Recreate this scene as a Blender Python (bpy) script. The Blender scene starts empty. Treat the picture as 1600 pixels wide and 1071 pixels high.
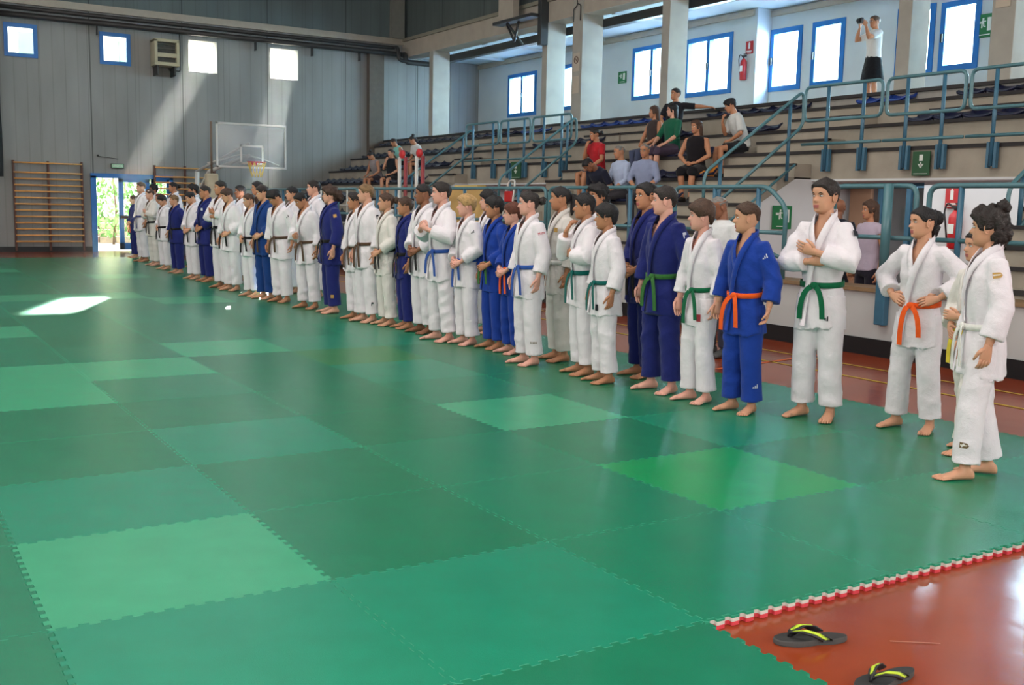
import bpy, bmesh, math, random
import numpy as np
from mathutils import Vector, Matrix, Euler
random.seed(7); RNG = np.random.default_rng(11)
C = bpy.context.scene.collection
SC = bpy.context.scene
PI = math.pi

# ---------------------------------------------------------------- camera
cam_d = bpy.data.cameras.new('camera'); cam = bpy.data.objects.new('camera', cam_d); C.objects.link(cam)
YAW, PITCH, ROLL, FPX = -.5553, -.1303, .022, 1630.93
f = Vector((-math.sin(YAW)*math.cos(PITCH), math.cos(YAW)*math.cos(PITCH), math.sin(PITCH)))
rt = Vector((math.cos(YAW), math.sin(YAW), 0)); up = rt.cross(f)
r2 = rt*math.cos(ROLL)+up*math.sin(ROLL); u2 = up*math.cos(ROLL)-rt*math.sin(ROLL)
M = Matrix((r2, u2, -f)).transposed().to_4x4(); M.translation = (-.46, -3.6337, 1.4432)
cam.matrix_world = M
cam_d.sensor_width = 36; cam_d.lens = FPX/1600*36; cam_d.clip_end = 300; cam_d.clip_start = .05
SC.camera = cam
SC.view_settings.view_transform = 'Standard'; SC.view_settings.look = 'None'
SC.view_settings.gamma = 1; SC.view_settings.use_curve_mapping = False
SC.view_settings.exposure = 0.25
SC.cycles.max_bounces = 6; SC.cycles.diffuse_bounces = 4; SC.cycles.transparent_max_bounces = 12

# ---------------------------------------------------------------- world and lights
w = bpy.data.worlds.new('sky'); SC.world = w; w.use_nodes = True
nt = w.node_tree; bg = nt.nodes['Background']
tc = nt.nodes.new('ShaderNodeTexCoord'); sx = nt.nodes.new('ShaderNodeSeparateXYZ'); rp = nt.nodes.new('ShaderNodeValToRGB')
nt.links.new(tc.outputs['Generated'], sx.inputs[0]); nt.links.new(sx.outputs[2], rp.inputs[0]); nt.links.new(rp.outputs[0], bg.inputs[0])
rp.color_ramp.elements[0].position = 0.0; rp.color_ramp.elements[0].color = (.93, .97, 1, 1)
rp.color_ramp.elements[1].position = .6; rp.color_ramp.elements[1].color = (.62, .86, 1, 1)
bg.inputs[1].default_value = 5.5

def light(name, typ, loc, direction, energy, color=(1, 1, 1), size=1, size_y=None, **k):
    d = bpy.data.lights.new(name, typ); o = bpy.data.objects.new(name, d); C.objects.link(o)
    d.energy = energy; d.color = color
    if typ == 'AREA':
        d.size = size
        if size_y: d.shape = 'RECTANGLE'; d.size_y = size_y
    o.location = loc; o.rotation_euler = Vector(direction).to_track_quat('-Z', 'Y').to_euler()
    for a, b in k.items(): setattr(d, a, b)
    return o
sun = light('sun', 'SUN', (12, 40, 20), (-.345, -.873, -.308), 260, (1, .95, .86), angle=.012)
# fill lights added before the left long wall and the wall behind the camera (both outside the frame)
light('left_fill_light', 'AREA', (-7.6, 10, 5.6), (1, 0, -.42), 950, (1, .955, .89), 26, 2.2)
light('rear_fill_light', 'AREA', (3, -9.6, 5.2), (0, 1, -.35), 650, (1, .97, .93), 14, 2.4)
# fill lights added under the closed roof
light('roof_fill_near', 'AREA', (2, 4, 9.6), (0, 0, -1), 560, (1, .97, .92), 9, 9)
light('roof_fill_far', 'AREA', (3, 17, 9.6), (0, 0, -1), 230, (.93, .97, 1), 8, 10)
# daylight standing outside each stretch of the gallery windows
light('gallery_daylight_far', 'AREA', (18.6, 20.2, 5.6), (-1, 0, -.12), 5600, (.55, .85, 1), 10, 3)
light('gallery_daylight_near', 'AREA', (19.0, 9.0, 5.6), (-1, 0, -.12), 5600, (.55, .85, 1), 10, 3)
# lamps of the passages under the stands
light('passage_lamp_near', 'AREA', (11.8, 5.3, 1.85), (0, 0, -1), 20, (.95, .97, 1), 1.6, 3)
light('passage_lamp_far', 'AREA', (12.2, 15.6, 1.85), (0, 0, -1), 22, (.95, .97, 1), 1.6, 3)
# the photographer's flash
light('camera_flash', 'SPOT', (-.46, -3.62, 1.62), (.52, .85, -.06), 210, (1, 1, 1), spot_size=1.5, spot_blend=.6, shadow_soft_size=.04)

# ---------------------------------------------------------------- materials
MATS = {}
def mat(name, col, rough=.6, metal=0, noise=.0, nscale=8, bump=0, bscale=60, spec=.5, emit=None, estr=0, sheen=0, sss=0):
    if name in MATS: return MATS[name]
    m = bpy.data.materials.new(name); m.use_nodes = True; n = m.node_tree; b = n.nodes['Principled BSDF']
    b.inputs['Base Color'].default_value = (*col, 1); b.inputs['Roughness'].default_value = rough
    b.inputs['Metallic'].default_value = metal; b.inputs['Specular IOR Level'].default_value = spec
    if sheen: b.inputs['Sheen Weight'].default_value = sheen
    if sss: b.inputs['Subsurface Weight'].default_value = sss; b.inputs['Subsurface Radius'].default_value = (.02, .008, .005)
    if emit: b.inputs['Emission Color'].default_value = (*emit, 1); b.inputs['Emission Strength'].default_value = estr
    co = n.nodes.new('ShaderNodeTexCoord')
    if noise:
        t = n.nodes.new('ShaderNodeTexNoise'); t.inputs['Scale'].default_value = nscale; t.inputs['Detail'].default_value = 5
        n.links.new(co.outputs['Object'], t.inputs['Vector'])
        mx = n.nodes.new('ShaderNodeMapRange'); mx.inputs[3].default_value = 1-noise; mx.inputs[4].default_value = 1+noise
        mx.inputs[1].default_value = .3; mx.inputs[2].default_value = .7
        n.links.new(t.outputs[0], mx.inputs[0])
        hs = n.nodes.new('ShaderNodeHueSaturation'); hs.inputs['Color'].default_value = (*col, 1)
        n.links.new(mx.outputs[0], hs.inputs['Value']); n.links.new(hs.outputs[0], b.inputs['Base Color'])
    if bump:
        t = n.nodes.new('ShaderNodeTexNoise'); t.inputs['Scale'].default_value = bscale; t.inputs['Detail'].default_value = 3
        n.links.new(co.outputs['Object'], t.inputs['Vector'])
        bp = n.nodes.new('ShaderNodeBump'); bp.inputs['Strength'].default_value = bump; bp.inputs['Distance'].default_value = .01
        n.links.new(t.outputs[0], bp.inputs['Height']); n.links.new(bp.outputs[0], b.inputs['Normal'])
    MATS[name] = m; return m
def lin(r, g, b): 
    c = lambda v: (v/255/12.92) if v/255 < .04045 else ((v/255+.055)/1.055)**2.4
    return (c(r), c(g), c(b))

def panel_wall(name, col, period, warm=None, fine=.3, axis=0):
    """precast ribbed concrete: joints every `period`, fine ribs every `fine` along the wall"""
    m = bpy.data.materials.new(name); m.use_nodes = True; n = m.node_tree; L = n.links; b = n.nodes['Principled BSDF']
    b.inputs['Roughness'].default_value = .85
    co = n.nodes.new('ShaderNodeTexCoord'); sp = n.nodes.new('ShaderNodeSeparateXYZ'); L.new(co.outputs['Object'], sp.inputs[0])
    def line(per, width, off=0):
        a = n.nodes.new('ShaderNodeMath'); a.operation = 'ADD'; a.inputs[1].default_value = 100*per+off; L.new(sp.outputs[axis], a.inputs[0])
        d = n.nodes.new('ShaderNodeMath'); d.operation = 'DIVIDE'; d.inputs[1].default_value = per; L.new(a.outputs[0], d.inputs[0])
        fr = n.nodes.new('ShaderNodeMath'); fr.operation = 'FRACT'; L.new(d.outputs[0], fr.inputs[0])
        lt = n.nodes.new('ShaderNodeMath'); lt.operation = 'LESS_THAN'; lt.inputs[1].default_value = width/per; L.new(fr.outputs[0], lt.inputs[0])
        return lt.outputs[0]
    t = n.nodes.new('ShaderNodeTexNoise'); t.inputs['Scale'].default_value = 1.3; t.inputs['Detail'].default_value = 8
    mp = n.nodes.new('ShaderNodeMapping'); mp.inputs['Scale'].default_value = (1.5, 1.5, .35)
    L.new(co.outputs['Object'], mp.inputs[0]); L.new(mp.outputs[0], t.inputs['Vector'])
    r = n.nodes.new('ShaderNodeMapRange'); r.inputs[1].default_value = .3; r.inputs[2].default_value = .7; r.inputs[3].default_value = .86; r.inputs[4].default_value = 1.1
    L.new(t.outputs[0], r.inputs[0])
    def mul(a, bb):
        q = n.nodes.new('ShaderNodeMath'); q.operation = 'MULTIPLY'; L.new(a, q.inputs[0])
        if isinstance(bb, float): q.inputs[1].default_value = bb
        else: L.new(bb, q.inputs[1])
        return q.outputs[0]
    def dim(mask, amt):
        q = n.nodes.new('ShaderNodeMath'); q.operation = 'MULTIPLY_ADD'; L.new(mask, q.inputs[0]); q.inputs[1].default_value = -amt; q.inputs[2].default_value = 1.0
        return q.outputs[0]
    v = mul(r.outputs[0], dim(line(period, .035), .55)); v = mul(v, dim(line(fine, .03, .11), .13)); v = mul(v, dim(line(period/2, .02, .05), .2))
    hs = n.nodes.new('ShaderNodeHueSaturation'); hs.inputs['Color'].default_value = (*col, 1); L.new(v, hs.inputs['Value']); L.new(hs.outputs[0], b.inputs['Base Color'])
    return m

# ---------------------------------------------------------------- mesh builder
class MB:
    def __init__(s): s.v = []; s.f = []; s.m = []; s.sm = []
    def add(s, vs, fs, mi=0, smooth=False):
        o = len(s.v); s.v += [tuple(float(c) for c in p) for p in vs]; s.f += [tuple(o+i for i in q) for q in fs]; s.m += [mi]*len(fs); s.sm += [smooth]*len(fs)
    def box(s, x0, x1, y0, y1, z0, z1, mi=0):
        s.add([(x0,y0,z0),(x1,y0,z0),(x1,y1,z0),(x0,y1,z0),(x0,y0,z1),(x1,y0,z1),(x1,y1,z1),(x0,y1,z1)],
              [(0,3,2,1),(4,5,6,7),(0,1,5,4),(1,2,6,5),(2,3,7,6),(3,0,4,7)], mi)
        return s
    def bbox(s, x0, x1, y0, y1, z0, z1, b=.01, mi=0):
        """box with chamfered edges"""
        bm = bmesh.new(); bmesh.ops.create_cube(bm, size=1)
        for q in bm.verts: q.co = Vector(((x0+x1)/2+q.co.x*(x1-x0), (y0+y1)/2+q.co.y*(y1-y0), (z0+z1)/2+q.co.z*(z1-z0)))
        bmesh.ops.bevel(bm, geom=bm.edges[:], offset=b, segments=2, affect='EDGES', profile=.5)
        s.frombm(bm, mi); return s
    def frombm(s, bm, mi=0, smooth=False):
        bm.verts.index_update(); s.add([q.co[:] for q in bm.verts], [[q.index for q in fc.verts] for fc in bm.faces], mi, smooth); bm.free()
    def tube(s, pts, r, n=10, mi=0, cap=True, rz=None, closed=False):
        """tube through pts; r a number or a list; rounded smooth"""
        P = [Vector(p) for p in pts]; R = [r]*len(P) if not hasattr(r, '__len__') else r
        vs = []; ref = None
        for i, p in enumerate(P):
            if closed: d = (P[(i+1) % len(P)]-P[i-1])
            else: d = (P[min(i+1, len(P)-1)]-P[max(i-1, 0)])
            d = d.normalized()
            if ref is None:
                a = Vector((0, 0, 1)) if abs(d.z) < .9 else Vector((1, 0, 0)); ref = (a-d*a.dot(d)).normalized()
            else: ref = (ref-d*ref.dot(d)).normalized()
            b = d.cross(ref)
            for k in range(n):
                t = 2*PI*k/n; vs.append(p+(ref*math.cos(t)+b*math.sin(t))*R[i])
        fs = []; m = len(P)
        for i in range(m if closed else m-1):
            for k in range(n):
                a0 = i*n+k; a1 = i*n+(k+1) % n; b0 = ((i+1) % m)*n+k; b1 = ((i+1) % m)*n+(k+1) % n
                fs.append((a0, a1, b1, b0))
        if cap and not closed: fs += [tuple(range(n))[::-1], tuple((m-1)*n+k for k in range(n))]
        s.add(vs, fs, mi, True); return s
    def rings(s, rings, mi=0, cap=True, smooth=True):
        n = len(rings[0]); vs = [p for r in rings for p in r]; fs = []
        for i in range(len(rings)-1):
            for k in range(n): fs.append((i*n+k, i*n+(k+1) % n, (i+1)*n+(k+1) % n, (i+1)*n+k))
        if cap: fs += [tuple(range(n))[::-1], tuple((len(rings)-1)*n+k for k in range(n))]
        s.add(vs, fs, mi, smooth); return s
    def ball(s, c, r, n=10, mi=0, rot=None):
        rr = (r, r, r) if not hasattr(r, '__len__') else r; R = rot or Matrix.Identity(3); c = Vector(c); rg = []
        for i in range(1, n):
            t = PI*i/n; rg.append([c+R @ Vector((rr[0]*math.sin(t)*math.cos(2*PI*k/(n+4)), rr[1]*math.sin(t)*math.sin(2*PI*k/(n+4)), -rr[2]*math.cos(t))) for k in range(n+4)])
        s.rings(rg, mi); return s
    def xf(s, mtx): s.v = [tuple(mtx @ Vector(p)) for p in s.v]; return s
    def build(s, name, mats, parent=None, loc=None):
        me = bpy.data.meshes.new(name); me.from_pydata(s.v, [], s.f)
        for m in (mats if isinstance(mats, (list, tuple)) else [mats]): me.materials.append(m)
        me.polygons.foreach_set('material_index', s.m); me.polygons.foreach_set('use_smooth', s.sm); me.update()
        o = bpy.data.objects.new(name, me); C.objects.link(o)
        if parent is not None: o.parent = parent
        if loc is not None: o.location = loc
        return o
def tag(o, label, cat, group=None, kind=None):
    o['label'] = label; o['category'] = cat
    if group: o['group'] = group
    if kind: o['kind'] = kind
    return o
def thing(name, label, cat, loc=(0, 0, 0), rz=0, group=None):
    o = bpy.data.objects.new(name, None); C.objects.link(o); o.location = loc; o.rotation_euler = (0, 0, rz); o.empty_display_size = .1
    return tag(o, label, cat, group)
def struct(o): o['kind'] = 'structure'; return o
def copy_tree(o, parent=None):
    c = o.copy(); C.objects.link(c); c.parent = parent
    for ch in o.children: copy_tree(ch, c)
    return c
def label_part(o, text): o['label'] = text; return o
# ================================================================ THE SETTING
FZ = -.04                                             # sports floor; the mats' top is z = 0
conc = mat('beige_concrete', lin(160, 150, 136), .8, noise=.12, nscale=2.5, bump=.15, bscale=40)
conc_light = mat('light_concrete', lin(172, 160, 146), .8, noise=.07, nscale=3)
gal_paint = mat('gallery_paint', lin(190, 196, 198), .75, noise=.05, nscale=1.5)
white_paint = mat('white_paint', lin(205, 205, 205), .7, noise=.04, nscale=2)
col_paint = mat('column_concrete', lin(164, 158, 148), .8, noise=.08, nscale=3)
blue_frame = mat('blue_window_frame', lin(14, 104, 176), .4)
dark_metal = mat('dark_pipe', lin(38, 36, 36), .45, noise=.2, nscale=2)
dark_strip = mat('dark_nosing', lin(40, 34, 34), .6)
black_base = mat('black_skirting', lin(22, 22, 24), .5)
glass = bpy.data.materials.new('window_glass'); glass.use_nodes = True
_n = glass.node_tree; _n.nodes.clear(); _o = _n.nodes.new('ShaderNodeOutputMaterial'); _mx = _n.nodes.new('ShaderNodeMixShader'); _t = _n.nodes.new('ShaderNodeBsdfTransparent'); _g = _n.nodes.new('ShaderNodeBsdfGlossy')
_g.inputs['Roughness'].default_value = .05; _t.inputs[0].default_value = (.93, .97, .98, 1); _mx.inputs[0].default_value = .06
_n.links.new(_t.outputs[0], _mx.inputs[1]); _n.links.new(_g.outputs[0], _mx.inputs[2]); _n.links.new(_mx.outputs[0], _o.inputs[0])

# dusty panes of the two windows the sun strikes: half of the light is scattered
frosted = bpy.data.materials.new('dusty_glass'); frosted.use_nodes = True
_n = frosted.node_tree; _n.nodes.clear(); _o = _n.nodes.new('ShaderNodeOutputMaterial'); _mx = _n.nodes.new('ShaderNodeMixShader'); _t = _n.nodes.new('ShaderNodeBsdfTransparent'); _g = _n.nodes.new('ShaderNodeBsdfTranslucent'); _g.inputs[0].default_value = (.97, .96, .92, 1)
_mx.inputs[0].default_value = .65
_n.links.new(_t.outputs[0], _mx.inputs[1]); _n.links.new(_g.outputs[0], _mx.inputs[2]); _n.links.new(_mx.outputs[0], _o.inputs[0])
# floor: glossy red-brown sports flooring with painted court lines
flm = bpy.data.materials.new('sports_floor'); flm.use_nodes = True; _n = flm.node_tree; _b = _n.nodes['Principled BSDF']
_co = _n.nodes.new('ShaderNodeTexCoord'); _t = _n.nodes.new('ShaderNodeTexNoise'); _t.inputs['Scale'].default_value = 1.2; _t.inputs['Detail'].default_value = 7
_r = _n.nodes.new('ShaderNodeValToRGB'); _r.color_ramp.elements[0].position = .3; _r.color_ramp.elements[1].position = .72
_r.color_ramp.elements[0].color = (*lin(128, 50, 26), 1); _r.color_ramp.elements[1].color = (*lin(150, 64, 32), 1)
_n.links.new(_co.outputs['Object'], _t.inputs['Vector']); _n.links.new(_t.outputs[0], _r.inputs[0]); _n.links.new(_r.outputs[0], _b.inputs['Base Color'])
_b.inputs['Roughness'].default_value = .17
_t2 = _n.nodes.new('ShaderNodeTexNoise'); _t2.inputs['Scale'].default_value = 4; _t2.inputs['Detail'].default_value = 6; _bp = _n.nodes.new('ShaderNodeBump'); _bp.inputs['Strength'].default_value = .12; _bp.inputs['Distance'].default_value = .02
_n.links.new(_co.outputs['Object'], _t2.inputs['Vector']); _n.links.new(_t2.outputs[0], _bp.inputs['Height']); _n.links.new(_bp.outputs[0], _b.inputs['Normal'])
struct(MB().box(-8, 17.6, -10, 26.8, FZ-.3, FZ).build('floor', flm))
struct(MB().box(-8, 17.6, 26.8, 45, FZ-.35, FZ-.02).build('floor', mat('outside_paving', lin(190, 180, 170), .8, noise=.1)))
yel = mat('line_yellow', lin(178, 150, 40), .5); ora = mat('line_orange', lin(205, 98, 50), .5); whl = mat('line_white', lin(190, 180, 170), .5)
def line(p, q, wd, m, nm='trim_1'):
    p = Vector((*p, FZ+.003)); q = Vector((*q, FZ+.003)); d = (q-p).normalized(); n = Vector((-d.y, d.x, 0))*wd/2
    b = MB(); b.add([p-n, q-n, q+n, p+n], [(0, 1, 2, 3)]); return struct(b.build(nm, m))
line((7.15, -6), (7.15, 26.3), .045, yel); line((7.75, -6), (7.75, 26.3), .04, yel)
line((6.3, 3.6), (8.4, 3.95), .05, ora); line((6.1, -1.6), (8.4, -1.3), .045, whl); line((6.3, 9), (8.4, 9), .05, whl)
line((2.52, -1.38), (2.66, -1.48), .006, mat('line_pale', lin(190, 120, 90), .5))

# walls
def wall_holes(name, m, axis, pos, thick, a0, a1, z0, z1, holes):
    """wall perpendicular to `axis` at pos..pos+thick; a is the running coordinate; holes = [(a0,a1,z0,z1)]"""
    A = sorted({a0, a1, *[h[0] for h in holes], *[h[1] for h in holes]}); Z = sorted({z0, z1, *[h[2] for h in holes], *[h[3] for h in holes]})
    b = MB()
    def P(a, z, t): return (pos+t, a, z) if axis == 'x' else (a, pos+t, z)
    def solid(i, j):
        if i < 0 or j < 0 or i >= len(A)-1 or j >= len(Z)-1: return False
        ca, cz = (A[i]+A[i+1])/2, (Z[j]+Z[j+1])/2
        return not any(h[0] < ca < h[1] and h[2] < cz < h[3] for h in holes)
    for i in range(len(A)-1):
        for j in range(len(Z)-1):
            if not solid(i, j): continue
            q = [(A[i], Z[j]), (A[i+1], Z[j]), (A[i+1], Z[j+1]), (A[i], Z[j+1])]
            for t in (0, thick): b.add([P(a, z, t) for a, z in q], [(0, 1, 2, 3)])
            for (di, dj, e) in ((-1, 0, (0, 3)), (1, 0, (1, 2)), (0, -1, (0, 1)), (0, 1, (3, 2))):
                if not solid(i+di, j+dj):
                    u, v = q[e[0]], q[e[1]]; b.add([P(*u, 0), P(*v, 0), P(*v, thick), P(*u, thick)], [(0, 1, 2, 3)])
    return struct(b.build(name, m))
BW = 26.5
wallm = panel_wall('ribbed_concrete_back', lin(140, 139, 136), 2.42, fine=.31)
win_b = [(2.82, 3.57, 4.98, 5.78), (5.13, 5.88, 4.98, 5.78), (7.47, 8.22, 4.98, 5.8), (9.8, 10.6, 4.98, 5.8)]
wall_holes('wall_back', wallm, 'y', BW, .3, -8, 17.6, FZ, 9.8, win_b+[(4.84, 6.9, FZ, 2.03)])
def window(idx, axis, pos, a0, a1, z0, z1, panes=1, fw=.09, inward=-1, handle=True):
    """blue metal window, frame + pane(s)"""
    root = thing('window_%d' % idx, '', ''); del root['label']; del root['category']; root['kind'] = 'structure'
    def bx(b, u0, u1, w0, w1, t0, t1):
        if axis == 'y': b.box(u0, u1, pos+min(t0, t1), pos+max(t0, t1), w0, w1)
        else: b.box(pos+min(t0, t1), pos+max(t0, t1), u0, u1, w0, w1)
    b = MB(); t0, t1 = -.03, .09
    bx(b, a0-.02, a1+.02, z1-fw, z1+.02, t0, t1); bx(b, a0-.02, a1+.02, z0-.02, z0+fw, t0, t1)
    bx(b, a0-.02, a0+fw, z0+fw, z1-fw, t0, t1); bx(b, a1-fw, a1+.02, z0+fw, z1-fw, t0, t1)
    for k in range(1, panes):
        c = a0+(a1-a0)*k/panes; bx(b, c-fw*.55, c+fw*.55, z0+fw, z1-fw, t0, t1)
    b.build('window_frame', blue_frame, root)
    g = MB(); bx(g, a0+fw*.5, a1-fw*.5, z0+fw*.5, z1-fw*.5, .03, .038); g.build('pane', glass, root)
    if handle:
        h = MB(); c = a0+(a1-a0)/panes if panes > 1 else a1-fw/2
        bx(h, c-.02, c+.02, (z0+z1)/2-.1, (z0+z1)/2+.06, -.07, -.03); h.build('window_handle', dark_metal, root)
    return root
n_w = 0
for h in win_b:
    n_w += 1; _w = window(n_w, 'y', BW, *h, fw=.08, handle=False)
    if n_w > 2: _w.children[1].data.materials[0] = frosted
# gallery end and long walls
XW, XW2, GZ, CZ = 16.75, 17.2, 3.35, 5.95
pan = lambda p: p
galw = [(23.0, 24.35, 4.2, 5.42, 2), (20.3, 21.75, 4.2, 5.45, 2), (16.75, 18.55, 4.22, 5.52, 2), (14.75, 16.35, 4.16, 5.52, 2)]
galw2 = [(13.05, 14.0-.05, 4.12, 5.5, 1), (11.85, 12.75, 4.12, 5.5, 1), (9.2, 10.1, 4.12, 5.45, 1), (8.65, 9.6, 4.12, 5.45, 1)]
galw = [(23.05, 24.62, 4.17, 5.42, 2), (20.3, 21.75, 4.2, 5.43, 2), (16.9, 18.42, 4.24, 5.53, 2), (14.77, 16.35, 4.16, 5.5, 2)]
galw2 = [(13.08, 13.98, 4.15, 5.48, 1), (11.9, 12.75, 4.15, 5.48, 1), (9.72, 10.55, 4.15, 5.45, 1), (8.75, 9.55, 4.18, 5.42, 1), (6.2, 7.2, 4.18, 5.42, 1), (4.6, 5.6, 4.18, 5.42, 1), (1, 2, 4.18, 5.42, 1), (-2, -1, 4.18, 5.42, 1)]
wall_holes('wall_right', gal_paint, 'x', XW, .3, 14.1, BW, 0, 6.2, [h[:4] for h in galw])
wall_holes('wall_right', gal_paint, 'x', XW2, .3, -6, 14.1, 0, 6.2, [h[:4] for h in galw2])
struct(MB().box(XW, XW2+.3, 14.0, 14.1, 0, 6.2).build('wall_right', gal_paint))
for i, h in enumerate(galw): n_w += 1; window(n_w, 'x', XW, *h[:4], panes=h[4])
for i, h in enumerate(galw2): n_w += 1; window(n_w, 'x', XW2, *h[:4], panes=1)
struct(MB().box(14.5, 17.6, -6, BW, CZ, CZ+.25).build('ceiling', mat('gallery_ceiling', lin(190, 202, 206), .8)))
for y in (24.8, 22.3, 19.6, 16.3, 12.2, 8.6, 5.2):    # shallow ribs crossing the gallery ceiling
    struct(MB().box(14.5, 16.9, y, y+.12, CZ-.07, CZ).build('trim_2', gal_paint))
struct(MB().box(XW-.06, XW, 14.1, BW, CZ-.16, CZ-.04).build('trim_3', conc_light))
struct(MB().box(XW2-.06, XW2, -6, 14.0, CZ-.16, CZ-.04).build('trim_3', conc_light))
# long beam above the stands, ribbed wall on top of it
struct(MB().box(14.0, 14.5, -9, BW, 5.9, 6.4).build('trim_4', conc_light))
struct(MB().box(14.08, 14.4, -9, BW, 6.4, 9.8).build('wall_right', panel_wall('ribbed_concrete_side', lin(80, 88, 86), 2.4, axis=1)))
struct(MB().box(13.94, 14.1, -9, BW, 6.38, 6.47).build('trim_5', mat('cornice', lin(135, 128, 112), .7)))
struct(MB().box(-8, 14.0, BW-.12, BW, 6.28, 6.46).build('trim_5', mat('cornice_back', lin(160, 150, 136), .7, noise=.05)))
struct(MB().box(13.55, 13.95, BW-.25, BW, 6.46, 9.8).build('trim_6', mat('corner_pier', lin(120, 118, 110), .8, noise=.06)))
struct(MB().box(12.82, 13.3, BW-.2, BW, 0, 6.0).build('trim_6', mat('brown_pier', lin(98, 88, 78), .85, noise=.08)))
struct(MB().box(-8, 13.95, BW-.03, BW, 6.46, 9.8).build('wall_back', panel_wall('ribbed_concrete_upper', lin(88, 98, 98), 2.42, fine=.31)))
# roof, left long wall and rear wall, outside the frame
struct(MB().box(-8.3, 17.6, -10.3, 26.8, 9.8, 10.1).build('ceiling', white_paint))
struct(MB().box(-8.3, -8, -10, 26.8, FZ, 9.8).build('wall_left', wallm))
struct(MB().box(-8, 17.6, -10.3, -10, FZ, 9.8).build('wall_front', wallm))
# columns: y range, width in x, top
for i, (y0, y1, wd, top) in enumerate([(24.36, 24.6, .56, 5.9), (18.3, 18.52, .55, 5.9), (16.82, 17.22, .6, 9.8), (13.7, 13.95, .5, 9.8), (7.72, 7.98, .45, 9.8), (5.92, 6.3, .5, 9.8)]):
    x0 = 13.97
    m = MB(); m.bbox(x0, x0+wd, y0, y1, 2.9, top, .012); m.build('trim_%d' % (10+i), col_paint); struct(bpy.context.scene.objects[-1]) if False else None
    C.objects[-1]['kind'] = 'structure'

# door in the back wall: blue frame, left half open to the garden, right leaf glazed
d1 = thing('door_1', '', ''); del d1['label']; del d1['category']; d1['kind'] = 'structure'
b = MB(); b.box(4.78, 4.92, BW-.06, BW+.12, FZ, 2.0); b.box(4.78, 6.95, BW-.06, BW+.12, 1.95, 2.07); b.box(6.85, 6.95, BW-.06, BW+.12, FZ, 2.0); b.build('door_frame', blue_frame, d1)
lf = MB(); lf.box(5.5, 5.62, BW-.03, BW+.05, .02, 1.95); lf.box(6.2, 6.32, BW-.03, BW+.05, .02, 1.95); lf.box(5.5, 6.32, BW-.03, BW+.05, 1.85, 1.95); lf.box(5.5, 6.32, BW-.03, BW+.05, .02, .2); lf.box(5.5, 6.32, BW-.03, BW+.05, .85, .95)
dl = lf.build('door_leaf', blue_frame, d1)
g = MB(); g.box(5.6, 6.22, BW, BW+.008, .18, 1.88); g.build('pane', glass, dl)
MB().box(5.54, 5.95, BW-.1, BW-.04, .87, .94).build('push_bar', dark_metal, dl)
lf = MB(); lf.box(6.36, 6.44, BW-.03, BW+.05, .02, 1.95); lf.box(6.78, 6.84, BW-.03, BW+.05, .02, 1.95); lf.box(6.36, 6.84, BW-.03, BW+.05, 1.85, 1.95); lf.box(6.36, 6.84, BW-.03, BW+.05, .02, .2)
d2 = lf.build('door_leaf', blue_frame, d1); g = MB(); g.box(6.42, 6.8, BW, BW+.008, .18, 1.88); g.build('pane', glass, d2)
for x0, x1 in ((-8, 4.78), (6.95, 8.5)):
    struct(MB().box(x0, x1, BW-.025, BW, FZ, .1).build('baseboard_back', black_base))

# ---------------------------------------------------------------- the stands: stepped concrete in three blocks
def step(k): return 13-.35*k, 3.15-.2*k
def block(y0, y1, kmax, aisles):
    """big steps for seating, with in-between steps in the aisles"""
    b = MB(); d = MB()
    for k in range(0, kmax+1, 2):
        x, z = step(k); x2 = step(k-2)[0] if k else 13.35
        b.box(x, max(x2, x+.35)+.02, y0, y1, z-.75 if z > .8 else FZ, z)
        d.box(x-.025, x+.05, y0, y1, z-.045, z+.004)
    for a0, a1 in aisles:
        for k in range(1, kmax, 2):
            x, z = step(k); b.box(x, x+.36, a0, a1, z-.3, z); d.box(x-.03, x+.05, a0, a1, z-.035, z+.004)
    o = b.build('tribune_steps', conc); n = d.build('step_nosing', dark_strip, o)
    return o
KM = 12
st = [tag(block(17.9, BW-.01, KM, [(17.95, 19.2)]), 'far block of stepped beige concrete stands against the back wall', 'stands', 'concrete stands'),
      tag(block(7.45, 13.55, KM, [(7.45, 8.95), (12.6, 13.5)]), 'middle block of stepped beige concrete stands between two passages', 'stands', 'concrete stands'),
      tag(block(-6, 3.15, KM, [(1.8, 3.1)]), 'near block of stepped beige concrete stands at the right edge', 'stands', 'concrete stands')]
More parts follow.
